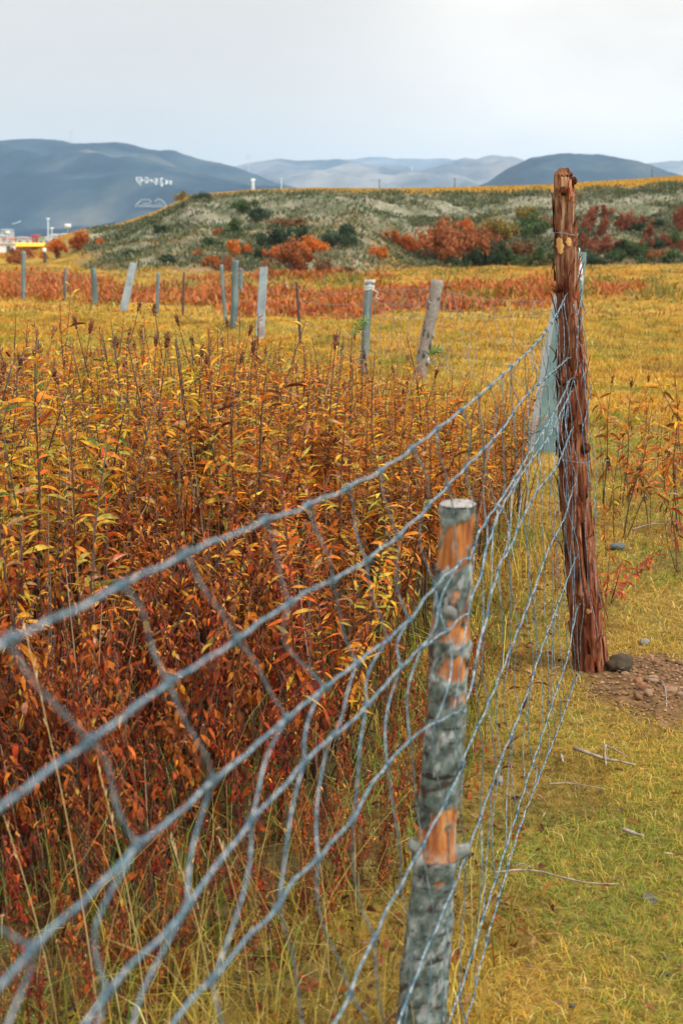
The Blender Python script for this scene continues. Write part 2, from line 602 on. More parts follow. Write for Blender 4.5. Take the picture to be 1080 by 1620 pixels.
mountain('mountain', [(-420, 300), (-200, 250), (-60, 228), (0, 222), (50, 218), (90, 221), (125, 227), (180, 224), (200, 226), (250, 239), (266, 235), (310, 250), (370, 262), (395, 272), (440, 290), (520, 306), (620, 325)],
         2700, 1500, -30, 4, 250)
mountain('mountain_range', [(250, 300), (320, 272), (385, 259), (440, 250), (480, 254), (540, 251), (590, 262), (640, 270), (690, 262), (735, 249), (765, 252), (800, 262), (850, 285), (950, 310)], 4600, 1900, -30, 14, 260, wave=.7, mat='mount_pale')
mountain('foothills', [(380, 300), (430, 284), (500, 281), (560, 276), (605, 273), (650, 281), (700, 291), (800, 305)], 3600, 1000, -30, 23, 90, 200, 60)
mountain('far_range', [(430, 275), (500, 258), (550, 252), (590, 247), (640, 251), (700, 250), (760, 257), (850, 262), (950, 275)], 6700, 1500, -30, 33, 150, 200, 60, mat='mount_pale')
mountain('dark_hill', [(680, 312), (740, 300), (765, 291), (800, 267), (840, 249), (890, 241), (950, 244), (1010, 254), (1060, 272), (1110, 284), (1250, 305)], 2300, 800, -30, 45, 110, 260, 80)
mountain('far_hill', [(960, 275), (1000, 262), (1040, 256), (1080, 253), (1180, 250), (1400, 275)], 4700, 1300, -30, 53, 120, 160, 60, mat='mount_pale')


def on_mountain(px, py, name='mountain', lift=1.5):
    x, y, w = ray(px, py)
    d = Vector((x, y, w)).normalized()
    hit = MOUNT_BVH[name].ray_cast(Vector((0, 0, CAM_H)), d)
    if hit[0] is None: return None
    n = hit[1] if hit[1].z > 0 else -hit[1]
    return hit[0] + n * lift, n, hit[3]


def decal_strokes(name, strokes, mat, parent, width_px):
    """ridges of piled white stones following the slope: each stroke a low bank with real thickness"""
    mb = MB()
    for st in strokes:
        pts = []
        for a, b_ in zip(st[:-1], st[1:]):
            for q in range(4):
                f = q / 4
                pts.append((a[0] + (b_[0] - a[0]) * f, a[1] + (b_[1] - a[1]) * f))
        pts.append(st[-1])
        hits = [on_mountain(p[0], p[1], lift=.6) for p in pts]
        hits = [h for h in hits if h is not None]
        if len(hits) < 2: continue
        r = width_px / F_PX * hits[0][2] / 2
        P = [h[0] for h in hits]
        mb.tube(P, [r] * len(P), 6)
    return mb.build(name, mat, parent)


txt = empty('hillside_writing', on_mountain(245, 290)[0])
tag(txt, 'row of white stone letters laid out on the blue mountain slope', 'hillside letters')
bpy.context.view_layer.update()
inv = Matrix.Translation(-txt.location)
LETTERS = [
    [[(216, 281), (224, 281), (225, 287), (219, 289), (216, 285), (216, 281)], [(219, 284), (223, 286)], [(220, 289), (223, 293)]],
    [[(226, 285), (231, 286)], [(229, 282), (233, 281), (235, 285), (230, 289), (235, 289)]],
    [[(237, 286), (242, 286)], [(239, 284), (241, 288)]],
    [[(244, 283), (250, 283)], [(248, 283), (248, 292)], [(244, 288), (247, 292)], [(245, 286), (250, 287)]],
    [[(253, 283), (258, 282)], [(256, 283), (254, 288), (258, 291), (255, 295)], [(253, 291), (257, 295)]],
    [[(262, 285), (263, 288), (262, 292), (264, 290), (265, 286)]],
    [[(268, 287), (271, 287), (271, 291), (269, 292), (268, 288)]],
]
for L in LETTERS:
    o = decal_strokes('letter', L, M['white'], None, 1.15)
    o.parent = txt; o.matrix_parent_inverse = inv
pic = empty('stone_terrace', on_mountain(238, 325)[0])
tag(pic, 'pale trapezoid outline of stones below the white letters on the mountain', 'stone terrace')
inv2 = Matrix.Translation(-pic.location)
o = decal_strokes('outline', [[(213, 327), (264, 327)], [(214, 326), (224, 316), (236, 316), (240, 320)], [(245, 319), (250, 314), (257, 317), (265, 327)], [(226, 322), (238, 322)]], M['concrete'], None, 1.3)
o.parent = pic; o.matrix_parent_inverse = inv2
o = decal_strokes('stone_row', [[(218, 325), (258, 325)], [(246, 322), (258, 322)], [(248, 318), (254, 318)]], M['concrete'], None, 1.0)
o.parent = pic; o.matrix_parent_inverse = inv2
q = empty('bare_patch', on_mountain(24, 354)[0])
tag(q, 'small pale bare quarry patch low on the blue mountain above the town', 'quarry patch')
o = decal_strokes('scar', [[(19, 355), (27, 353), (33, 350)]], M['concrete'], None, 1.6)
o.parent = q; o.matrix_parent_inverse = Matrix.Translation(-q.location)

# ------------------------------------------------------------------ near fence: red post, birch post, mesh
RED = [(891, 275, 14.5), (892, 310, 15.5), (892, 350, 15), (896, 400, 17.5), (895, 450, 17), (900, 500, 19), (902, 560, 21), (905, 650, 23), (906, 720, 23.5), (911, 800, 24.5), (917, 880, 25), (925, 950, 25.5), (933, 1040, 25), (937, 1080, 26), (938, 1105, 26)]
RED_Y = 4.72
BIR = [(724, 800, 28.5), (721, 850, 28), (718, 894, 28), (714, 960, 30), (712, 1010, 32), (709, 1064, 30), (704, 1149, 31), (697, 1226, 31), (693, 1304, 30), (690, 1345, 33), (688, 1365, 33), (683, 1407, 32), (680, 1459, 33.5), (672, 1537, 35.5), (666, 1615, 36), (655, 1720, 37)]
BIR_Y = 2.30


def axis_of(tabl, Y):
    pts = []
    for px, py, hw in tabl:
        p = at_y(px, py, Y)
        d = (Vector((0, 0, CAM_H)) - p).length
        pts.append((p, hw / F_PX * d))
    pts.sort(key=lambda a: a[0].z)
    return pts


RED_A = axis_of(RED, RED_Y)
BIR_A = axis_of(BIR, BIR_Y)


def axis_at(A, z):
    zs = [a[0].z for a in A]
    x = np.interp(z, zs, [a[0].x for a in A]); y = np.interp(z, zs, [a[0].y for a in A]); r = np.interp(z, zs, [a[1] for a in A])
    return x, y, r


def post_mesh(A, z0, z1, rings, seg, rfun, cfun, topfun=None):
    """one continuous trunk; returns an MB"""
    mb = MB()
    vs, cs = [], []
    for i in range(rings):
        f = i / (rings - 1)
        z = z0 + (z1 - z0) * f
        x, y, r = axis_at(A, z)
        for j in range(seg):
            a = 2 * math.pi * j / seg
            rr = rfun(a, z, r)
            dz = topfun(a) if (topfun and i == rings - 1) else 0
            vs.append((x + rr * math.cos(a), y + rr * math.sin(a), z + dz))
            cs.append(cfun(a, z))
    fs = []
    for i in range(rings - 1):
        for j in range(seg):
            j2 = (j + 1) % seg
            fs.append((i * seg + j, i * seg + j2, (i + 1) * seg + j2, (i + 1) * seg + j))
    mb.add(vs, fs, cs)
    top = vs[-seg:]
    return mb, top


def n1(x, y, s, o=4): return float(fbm(np.array([x]), np.array([y]), s, o)[0])


# --- tall red post
z_top = at_y(891, 276, RED_Y).z
z_base = -.12
red = empty('fence_post', (RED_A[0][0].x, RED_Y, 0))
tag(red, 'tall reddish brown fence post with shredded peeling bark, wrapped by wire mesh', 'fence post', 'posts of the near fence')
RINV = Matrix.Translation(-red.location)


def child(mb, name, mat, parent, smooth=True):
    o = mb.build(name, mat, None, smooth=smooth)
    o.parent = parent
    o.matrix_parent_inverse = Matrix.Translation(-parent.location)
    return o


seg, rings = 72, 260
A_ = np.linspace(0, 2 * np.pi, seg, endpoint=False)
ZZ = np.linspace(z_base, z_top, rings)
AA, ZG = np.meshgrid(A_, ZZ)


def ring_noise(AA, ZG, ka, kz, seed, o=4):
    # seamless round the trunk
    return fbm(np.cos(AA) * ka + 7, np.sin(AA) * ka + ZG * kz * .6 + 3, seed, o) * .5 + fbm(np.sin(AA) * ka + 11, np.cos(AA) * ka * .7 - ZG * kz, seed + 3, o) * .5


fibre = ring_noise(AA, ZG, 7.0, 2.2, 101, 4)
broad = ring_noise(AA, ZG, 1.6, 3.0, 121, 3)
fine = ring_noise(AA, ZG, 14, 9, 141, 3)
ridge = 1 - np.abs(2 * ring_noise(AA, ZG, 9.0, 3.0, 161, 3) - 1) * 2.2
flare = .16 * np.exp(-(ZG - 0) / .10)
rmul = 1 + .45 * (fibre - .5) + .40 * (broad - .5) + .22 * (fine - .5) + .07 * (ridge - .5) + np.clip(flare, 0, .3)
# dark split low on the camera side
split = np.exp(-((((AA - 4.95 + np.pi) % (2 * np.pi)) - np.pi) / .13) ** 2) * sstep(.28, .36, ZG) * (1 - sstep(.62, .80, ZG))
rmul = rmul - .45 * split
shade = np.clip(1 - .92 * split, .05, 1)
cav = np.clip(.55 + 1.4 * (fibre - .3), .45, 1.15)
mb = MB()
axs = [axis_at(RED_A, z) for z in ZZ]
AX = np.array(axs)
VX = AX[:, 0:1] + AX[:, 2:3] * .90 * rmul * np.cos(AA)
VY = AX[:, 1:2] + AX[:, 2:3] * .90 * rmul * np.sin(AA)
VZ = ZG.copy()
VZ[-1] += .012 * np.sin(AA[-1] * 2 + 1) - .004
V = np.stack([VX, VY, VZ], -1).reshape(-1, 3)
patch = ring_noise(AA, ZG, 1.2, 2.4, 171, 3)
upper = sstep(.95, 1.45, ZG)
tint = np.stack([1.05 + .12 * upper + .2 * (patch - .5), 1.05 + .42 * upper + .9 * (patch - .5), 1.05 + .50 * upper + .9 * (patch - .5)], -1) * shade[..., None]
fs = []
for i in range(rings - 1):
    for j in range(seg):
        j2 = (j + 1) % seg
        fs.append((i * seg + j, i * seg + j2, (i + 1) * seg + j2, (i + 1) * seg + j))
mb.add(V.tolist(), fs, tint.reshape(-1, 3).tolist())
child(mb, 'trunk', M['red_bark'], red)
# chipped top
mb = MB()
tx, ty, tr = axis_at(RED_A, z_top)
vs = [(tx, ty, z_top + .02)]
for k in range(2):
    for j in range(24):
        a = 2 * math.pi * j / 24
        rr = tr * (.5 + .5 * k) * (.98 + .2 * (random.random() - .5))
        vs.append((tx + rr * math.cos(a), ty + rr * math.sin(a), z_top + (.016 if k == 0 else -.006) + random.uniform(-.006, .008)))
fs = [(0, 1 + j, 1 + (j + 1) % 24) for j in range(24)] + [(1 + j, 25 + j, 25 + (j + 1) % 24, 1 + (j + 1) % 24) for j in range(24)]
mb.add(vs, fs, (.62, .66, .66))
child(mb, 'post_top', M['red_bark'], red, False)
# bark strips peeling away
mb = MB()
for k in range(240):
    z = random.uniform(.03, z_top - .04)
    a = random.uniform(0, 2 * math.pi)
    x, y, r = axis_at(RED_A, z)
    L = random.uniform(.02, .12); w = random.uniform(.005, .017)
    lift = random.uniform(.002, .016) * (2.6 if random.random() < .2 else 1)
    up = random.choice((-1, 1, 1))
    pts = []
    nn = 5
    col = random.choice([(.9, .75, .7), (1.15, 1.1, 1.1), (.6, .5, .45), (1.1, .85, .75)])
    for q in range(nn):
        f = q / (nn - 1)
        zz = z + up * L * f
        if zz > z_top - .01 or zz < 0.0: zz = z
        xx, yy, rr = axis_at(RED_A, zz)
        rr = rr * 1.06 + lift * f ** 2
        aa = a + random.uniform(-.06, .06)
        wd = w * (1 - .7 * f) / rr / 2
        for sgn in (-1, 1):
            pts.append((xx + (rr + .0015 * sgn) * math.cos(aa + sgn * wd), yy + (rr + .0015 * sgn) * math.sin(aa + sgn * wd), zz))
    fs = [(2 * q, 2 * q + 1, 2 * q + 3, 2 * q + 2) for q in range(nn - 1)]
    mb.add(pts, fs, col)
child(mb, 'peeling_bark', M['red_bark'], red)['kind'] = 'stuff'


def knot_at(px, py, size, stick, parent, A, Y, side=0., mat='red_bark', col=(.35, .3, .28)):
    p = at_y(px, py, Y)
    x, y, r = axis_at(A, p.z)
    dx = p.x - x
    dx = max(-r, min(r, dx))
    a = math.atan2(-math.sqrt(max(0, r * r - dx * dx)), dx)
    d = Vector((math.cos(a + side), math.sin(a + side), .15))
    c = Vector((x + r * math.cos(a), y + r * math.sin(a), p.z))
    m_ = MB()
    m_.tube([c - d * .02, c + d * stick * .3, c + d * stick * .8, c + d * stick], [size * 1.25, size * 1.15, size * .9, size * .45], 11, col, jitter=.35)
    return child(m_, 'knot', M[mat], parent)


for kx, ky, ks, kst in ((889, 302, .012, .012), (903, 286, .013, .016), (882, 455, .013, .014), (903, 603, .012, .010), (899, 656, .013, .010), (885, 700, .016, .018), (922, 706, .016, .018), (886, 602, .011, .02)):
    knot_at(kx, ky, ks, kst, red, RED_A, RED_Y)
# yellow bare scars
for (cx, cy, w, h) in ((884, 388, 10, 26), (896, 382, 8, 14), (925, 960, 6, 9), (884, 605, 6, 11)):
    mbp = MB()
    p = at_y(cx, cy, RED_Y); x, y, r = axis_at(RED_A, p.z)
    vs = []; k2 = 9
    for i in range(k2):
        for j in range(7):
            f = i / (k2 - 1) - .5; g = j / 6 - .5
            wid = w / F_PX * 4.7 * math.sqrt(max(.02, 1 - (2 * f) ** 2)) * (1 + .25 * math.sin(i * 2.1))
            zz = p.z + f * h / F_PX * 4.7
            xx, yy, rr = axis_at(RED_A, zz)
            xl = max(-.92 * rr, min(.92 * rr, p.x - x + g * wid))
            yl = -math.sqrt(rr * rr - xl * xl) * 1.0
            k_ = 1.13 - .25 * abs(g) ** 2
            vs.append((xx + xl * k_, yy + yl * k_, zz))
    fs = [(i * 7 + j, i * 7 + j + 1, (i + 1) * 7 + j + 1, (i + 1) * 7 + j) for i in range(k2 - 1) for j in range(6)]
    mbp.add(vs, fs)
    child(mbp, 'bare_patch', M['bare_wood'], red)
# tie wires round the trunk
for (zy, tail) in ((370, 0), (727, 1)):
    mbt = MB()
    z = at_y(900, zy, RED_Y).z
    x, y, r = axis_at(RED_A, z)
    pts = []
    for j in range(41):
        a = 2 * math.pi * j / 40 + .3
        rr = r * 1.14 + .002
        pts.append((x + rr * math.cos(a), y + rr * math.sin(a), z + .004 * math.sin(a * 2) + .002 * random.random()))
    if tail:
        for q in range(1, 6): pts.append((x + r * 1.15 + .012 * q, y - .01, z - .004 + .004 * math.sin(q * 1.7)))
    mbt.tube(pts, .0011, 5)
    child(mbt, 'tie_wire', M['wire'], red)

# --- birch stump post in the foreground
bz1 = at_y(724, 800, BIR_Y).z
birch = empty('fence_post', (BIR_A[0][0].x, BIR_Y, 0))
tag(birch, 'short grey birch fence post in front, bark peeled to orange wood, cut top', 'fence post', 'posts of the near fence')
seg, rings = 96, 330
A_ = np.linspace(0, 2 * np.pi, seg, endpoint=False)
ZZ = np.linspace(-.15, bz1, rings)
AA, ZG = np.meshgrid(A_, ZZ)
zy = lambda py: at_y(700, py, BIR_Y).z
PEEL = [(800, .30), (818, .45), (830, .82), (888, .80), (900, .22), (922, .20), (932, .52), (950, .45), (975, .72), (1005, .74), (1018, .22), (1040, .62), (1060, .62), (1078, .20), (1100, .42), (1130, .30), (1150, .16), (1200, .12), (1262, .20), (1278, .50), (1298, .55), (1310, .92), (1343, .92), (1354, .25), (1385, .38), (1410, .16), (1480, .16), (1560, .12), (1720, .12)]
pz = np.array([zy(p) for p, _ in PEEL])[::-1]; pv = np.array([v for _, v in PEEL])[::-1]
pm = np.interp(ZG, pz, pv) - .07
nz = .5 * ring_noise(AA, ZG, 1.5, 14.0, 201, 5) + .5 * ring_noise(AA, ZG, 2.6, 42.0, 207, 4)
nz = np.clip((nz - .5) * 3.0 + .5, 0, 1)
azb = (((AA - 5.3 + np.pi) % (2 * np.pi)) - np.pi)      # peel favours the right of the camera side
pm = pm + .22 * np.exp(-(azb / .9) ** 2) * (pm > .3) - .10 * np.exp(-((((AA - 3.9 + np.pi) % (2 * np.pi)) - np.pi) / .55) ** 2) * (ZG < zy(925))
peel = sstep(-.05, .05, pm - nz)
edge = peel * (1 - peel) * 4
lump = ring_noise(AA, ZG, 1.3, 6.0, 231, 3)
crk = ring_noise(AA, ZG, 4, 55.0, 251, 4)
bulge = .14 * np.exp(-((ZG - zy(1358)) / .016) ** 2) + .08 * np.exp(-((ZG - zy(1010)) / .02) ** 2)
rmul = 1 + .16 * (lump - .5) + (1 - peel) * (.085 + .26 * (crk - .5)) + bulge
dark = np.clip(sstep(.57, .68, ring_noise(AA, ZG, 1.8, 75.0, 271, 3)) * (1 - peel) * .9 + .5 * edge * sstep(.45, .6, crk), 0, 1)
white = np.clip(sstep(.57, .66, ring_noise(AA, ZG, 3, 60.0, 291, 4)) * (1 - peel) * .28, 0, 1)
AX = np.array([axis_at(BIR_A, z) for z in ZZ])
VX = AX[:, 0:1] + AX[:, 2:3] * .93 * rmul * np.cos(AA)
VY = AX[:, 1:2] + AX[:, 2:3] * .93 * rmul * np.sin(AA)
V = np.stack([VX, VY, ZG], -1).reshape(-1, 3)
fs = []
for i in range(rings - 1):
    for j in range(seg):
        j2 = (j + 1) % seg
        fs.append((i * seg + j, i * seg + j2, (i + 1) * seg + j2, (i + 1) * seg + j))
mb = MB(); mb.add(V.tolist(), fs, np.stack([peel, dark, white], -1).reshape(-1, 3).tolist())
child(mb, 'trunk', M['birch'], birch)
mb = MB()
top = V.reshape(rings, seg, 3)[-1]
cx, cy = top[:, 0].mean(), top[:, 1].mean()
vs = []
for k in range(5):
    for j in range(seg):
        f = k / 4
        vs.append((cx + (top[j, 0] - cx) * f * 1.015, cy + (top[j, 1] - cy) * f * 1.015, bz1 + .001 + .0035 * math.sin(f * 9 + j * .13) * (1 - f) + (.004 if k < 4 else 0) + .003 * random.random()))
fs = [(k * seg + j, (k + 1) * seg + j, (k + 1) * seg + (j + 1) % seg, k * seg + (j + 1) % seg) for k in range(4) for j in range(seg)]
mb.add(vs, fs)
child(mb, 'cut_top', M['cut_wood'], birch)


def birch_stub(px, py, r0, stick, a, up=.1):
    p = at_y(px, py, BIR_Y)
    x, y, r = axis_at(BIR_A, p.z)
    d = Vector((math.cos(a), math.sin(a), up)).normalized()
    c = Vector((x, y, p.z)) + Vector((math.cos(a), math.sin(a), 0)) * r * .8
    mb_ = MB()
    pts = [c - d * .01, c + d * .004, c + d * stick * .55, c + d * stick * .92, c + d * stick]
    k = len(pts); n = 16
    st = len(mb_.v)
    mb_.tube(pts, [r0 * 1.7, r0 * 1.3, r0 * .95, r0 * .92, r0 * .82], n, (.05, .22, .12), jitter=.45)
    child(mb_, 'knot', M['birch'], birch)


birch_stub(655, 1340, .012, .020, math.pi * 1.02, .5)
birch_stub(735, 1350, .012, .030, -.1, .35)
birch_stub(692, 1364, .014, .010, 4.6, -.2)
birch_stub(714, 1364, .010, .010, 5.2, -.2)
birch_stub(714, 1020, .011, .008, 4.75, .1)
birch_stub(706, 962, .010, .014, 4.5, .2)
birch_stub(684, 1070, .009, .010, 3.7, .1)
birch_stub(694, 808, .008, .010, 3.5, .3)
birch_stub(650, 1520, .006, .012, 3.3, .3)

# --- woven wire mesh
FA, FB = -.3985, .2605


def fence_k(Y): return np.interp(Y, [1.0, 2.4, 3.6, 4.75], [0, .01, -.03, -.072])


def on_fence(px, py):
    x, y, w = ray(px, py)
    lo, hi = .3, 7.0
    f = lambda t: x * t - (FA + FB * y * t + fence_k(y * t) * (CAM_H + w * t))
    # the camera stands right of the fence: f > 0 near, < 0 past it
    for _ in range(60):
        m_ = (lo + hi) / 2
        if f(m_) > 0: lo = m_
        else: hi = m_
    t = (lo + hi) / 2
    return Vector((x * t, y * t, CAM_H + w * t))


WIRES = [
    [(0, 1022), (120, 963), (280, 883), (400, 832), (510, 790), (600, 745), (660, 703), (740, 640), (800, 588), (850, 540), (880, 497), (897, 462)],
    [(0, 1276), (98, 1206), (254, 1090), (363, 1020), (443, 963), (503, 928), (560, 899), (640, 838), (719, 757), (775, 700), (800, 671), (820, 640), (845, 612), (880, 583), (905, 560)],
    [(0, 1558), (171, 1385), (311, 1260), (404, 1180), (480, 1115), (560, 1052), (640, 988), (690, 926), (745, 872), (762, 835), (800, 778), (840, 712), (872, 660), (893, 620), (905, 590)],
    [(130, 1620), (306, 1424), (363, 1341), (503, 1185), (560, 1138), (656, 1034), (724, 983), (755, 925), (772, 860), (795, 800), (835, 735), (868, 690), (893, 640), (913, 596)],
    [(275, 1620), (425, 1450), (459, 1403), (524, 1335), (560, 1292), (600, 1225), (664, 1158), (735, 1115), (752, 1045), (766, 990), (788, 900), (806, 868), (822, 830), (849, 777), (880, 738), (900, 690), (916, 640)],
    [(529, 1620), (600, 1465), (675, 1325), (719, 1239), (745, 1172), (772, 1114), (815, 1008), (844, 935), (868, 868), (892, 820), (905, 775), (920, 715), (925, 660)],
    [(632, 1614), (661, 1535), (704, 1436), (748, 1325), (791, 1205), (813, 1152), (839, 1080), (863, 1008), (892, 930), (915, 866), (930, 790)],
    [(709, 1620), (765, 1450), (796, 1354), (834, 1234), (862, 1150), (878, 1099), (897, 1041), (911, 970), (935, 880), (938, 850)],
    [(736, 1617), (767, 1499), (820, 1316), (849, 1239), (887, 1142), (909, 1080), (930, 1035), (946, 990), (952, 940)],
]
EYE = Vector((0, 0, CAM_H))


def clear_of_posts(p, extra=.004):
    p = Vector(p)
    for A, mul, zt in ((RED_A, 1.17, z_top), (BIR_A, 1.12, bz1)):
        if p.z > zt + .01: continue
        x, y, r = axis_at(A, p.z)
        R = r * mul + extra
        d = (EYE - p).normalized()
        n = 0
        while math.hypot(p.x - x, p.y - y) < R and n < 120:
            p += Vector((d.x, d.y, 0)).normalized() * .002
            n += 1
    return p


def smooth_path(P, per=8):
    out = []
    n = len(P)
    for i in range(n - 1):
        p0 = P[max(0, i - 1)]; p1 = P[i]; p2 = P[i + 1]; p3 = P[min(n - 1, i + 2)]
        for q in range(per):
            t = q / per
            out.append(.5 * ((2 * p1) + (p2 - p0) * t + (2 * p0 - 5 * p1 + 4 * p2 - p3) * t * t + (-p0 + 3 * p1 - 3 * p2 + p3) * t ** 3))
    out.append(P[-1])
    return out


mesh_root = empty('wire_mesh_fence', (FA + FB * 2.4, 2.4, 0))
tag(mesh_root, 'sagging galvanised woven wire mesh running from the foreground to the tall red post', 'wire fence')
wire_tab = []
wire_objs = []
for k, W in enumerate(WIRES):
    P = [on_fence(*p) for p in W]
    # the mesh runs on past the frame, beside the camera
    p0 = P[0]; hs = [1.27, 1.18, 1.08, .99, .90, .68, .46, .24, .06][k]
    ext = []
    for Y in (-.7, -.35, 0.0, .35):
        if Y < p0.y - .25:
            f = min(1, (p0.y - Y) / 1.0)
            z = p0.z + (hs - p0.z) * f
            ext.append(Vector((FA + FB * Y, Y, z)))
    for Y in (.7, 1.05, 1.4):
        if Y < p0.y - .25:
            f = min(1, (p0.y - Y) / 1.0)
            ext.append(Vector((FA + FB * Y, Y, p0.z + (hs - p0.z) * f)))
    ext.sort(key=lambda v: v.y)
    P = ext + P
    S = smooth_path(P, 14)
    # crimps of the drawn wire
    out = []
    L = 0
    for i, p in enumerate(S):
        if i: L += (p - S[i - 1]).length
        q = p + Vector((.0012 * math.sin(L * 42 + k), 0, .0009 * math.sin(L * 38 + k * 2.1) + .0006 * math.sin(L * 91 + k)))
        out.append(clear_of_posts(q))
    wire_tab.append(out)
    mbw = MB(); mbw.tube(out, .0017, 7)
    wo = child(mbw, 'line_wire', M['wire'], mesh_root)
    wire_objs.append(wo)


def wire_pt(k, Y):
    T = wire_tab[k]
    best = None
    for a, b_ in zip(T[:-1], T[1:]):
        if (a.y - Y) * (b_.y - Y) <= 0 and abs(a.y - b_.y) > 1e-9:
            f = (Y - a.y) / (b_.y - a.y)
            return a + (b_ - a) * f
    return T[0].copy() if Y < T[0].y else T[-1].copy()


knots = [[] for _ in WIRES]
SHIFT = [-.21, -.105, 0, -.09, -.18, -.06, .04, -.04, .02]
Yc = -.55
si = 0
r_ = random.Random(5)
while Yc < 4.66:
    fade = 1 - .62 * max(0, min(1, (Yc - 1.3) / 2.2))
    js = []
    for k in range(9):
        yk = Yc + SHIFT[k] * fade + r_.uniform(-.022, .022)
        yk = min(yk, wire_tab[k][-1].y)
        js.append(wire_pt(k, yk))
    pts = []
    for k in range(8):
        a, b_ = js[k], js[k + 1]
        d = (b_ - a)
        amp = r_.uniform(.008, .026) * (1 if (k + si) % 2 else -1) * min(1.0, d.length / .10 + .25)
        oamp = r_.uniform(-.016, .016)
        nseg = 9
        skew = r_.uniform(.7, 1.5)
        for q in range(nseg):
            t = q / nseg
            s_ = math.sin(math.pi * t ** skew)
            s2 = math.sin(2 * math.pi * t) * .35
            # small straight bit at the knot, bellied between
            off = Vector((FB, 1, 0)).normalized() * amp * (s_ + s2)
            nrm = Vector((1, -FB, 0)).normalized() * oamp * s_
            slack = Vector((0, 0, 0))
            if d.length < .05: slack = Vector((0, 0, -.05 * s_))
            pts.append(clear_of_posts(a + d * t + off + nrm + slack))
        knots[k].append(a)
    pts.append(js[-1]); knots[8].append(js[-1])
    mbs = MB(); mbs.tube(pts, .00115, 5)
    child(mbs, 'stay_wire', M['wire'], mesh_root)
    Yc += .152 + r_.uniform(-.012, .012)
    si += 1
# loose strands gathered at the tall post
for (x0, y0, x1, y1, amp) in ((912, 470, 927, 690, 5), (918, 480, 922, 600, 6), (922, 500, 938, 820, 5), (910, 480, 905, 760, 6), (926, 560, 950, 960, 4), (915, 600, 940, 1010, 5), (895, 600, 912, 900, 7), (890, 640, 925, 1030, 6)):
    pts = []
    ph = random.uniform(0, 6)
    for q in range(41):
        t = q / 40
        px = x0 + (x1 - x0) * t + amp * math.sin(t * 9 + ph) + 2 * math.sin(t * 23 + ph)
        py = y0 + (y1 - y0) * t
        p = at_y(px, py, RED_Y - .02)
        pts.append(clear_of_posts(p, .005))
    mbs = MB(); mbs.tube(pts, .00125, 5)
    child(mbs, 'stay_wire', M['wire'], mesh_root)
cand = []
for k, ks in enumerate(knots):
    for p in ks:
        px = 540 + F_PX * p.x / max(.05, p.y); inview = p.y > .6 and -20 < px < 960
        cand.append((0 if inview else 1, p.y, k, p))
cand.sort(key=lambda c: (c[0], c[1]))


def knot_tube(mbk, k, p):
    T = wire_tab[k]
    i = min(range(len(T)), key=lambda q: (T[q] - p).length)
    t = (T[min(len(T) - 1, i + 1)] - T[max(0, i - 1)]).normalized()
    s1 = t.orthogonal().normalized(); s2 = t.cross(s1)
    pts = []
    for q in range(25):      # wrap of two and a half turns
        a = q / 24 * 2 * math.pi * 2.5
        pts.append(p + t * (-.008 + .016 * q / 24) + s1 * .0031 * math.cos(a) + s2 * .0031 * math.sin(a))
    mbk.tube(pts, .0015, 5)


mbr = MB()
for n_, (iv, y_, k, p) in enumerate(cand):
    if n_ < 100:
        mbk = MB(); knot_tube(mbk, k, p)
        mbk.build('wire_knot', M['wire_dark'], wire_objs[k])
    else:
        knot_tube(mbr, k, p)
child(mbr, 'wire_knots', M['wire_dark'], mesh_root)['kind'] = 'stuff'

# ------------------------------------------------------------------ the far fence
FP_GROUP = 'posts of the far fence'
far_tops = {}


def far_post(key, base, top, hw, mat, label, square=False, taper=.92, tint=(1, 1, 1), Y=None, embed=.1, extra=None):
    b = GH(*base) if Y is None else at_y(base[0], base[1], Y)
    Yb = b.y
    t = at_y(top[0], top[1], Yb)
    far_tops[key] = (b, t)
    r = hw / F_PX * Yb
    o = empty('fence_post', b)
    tag(o, label, 'fence post', FP_GROUP)
    mb = MB()
    ax = (t - b)
    lo = b - ax.normalized() * embed
    if square:
        n = 16
        prof = []
        c = .16
        pts = [(-1, -1 + c), (-1 + c, -1), (1 - c, -1), (1, -1 + c), (1, 1 - c), (1 - c, 1), (-1 + c, 1), (-1, 1 - c)]
        vs = []; cs = []
        for i in range(n):
            f = i / (n - 1); rr = r * (1.08 - .16 * f)
            c0 = lo + (t - lo) * f
            for (x, y) in pts:
                vs.append(c0 + Vector((x * rr + random.uniform(-1, 1) * rr * .03, y * rr * .9, random.uniform(-.004, .004))))
                g = random.uniform(.86, 1.1); cs.append(tuple(g * q for q in tint))
        m_ = len(pts)
        fs = [(i * m_ + j, i * m_ + (j + 1) % m_, (i + 1) * m_ + (j + 1) % m_, (i + 1) * m_ + j) for i in range(n - 1) for j in range(m_)]
        fs.append(tuple(range((n - 1) * m_, n * m_)))
        mb.add(vs, fs, cs)
    else:
        n = 26; pts = []; rad = []
        for i in range(n):
            f = i / (n - 1)
            w = .12 * r
            pts.append(lo + (t - lo) * f + Vector((w * math.sin(f * 5 + hw), w * math.cos(f * 4), 0)))
            rad.append(r * (1.05 - (1 - taper) * f) * (1 + random.uniform(-.05, .05)))
        cs = tint
        mb.tube(pts, rad, 14, cs, jitter=.14)
    child(mb, 'shaft', M[mat], o, smooth=not square)
    return o, b, t, r


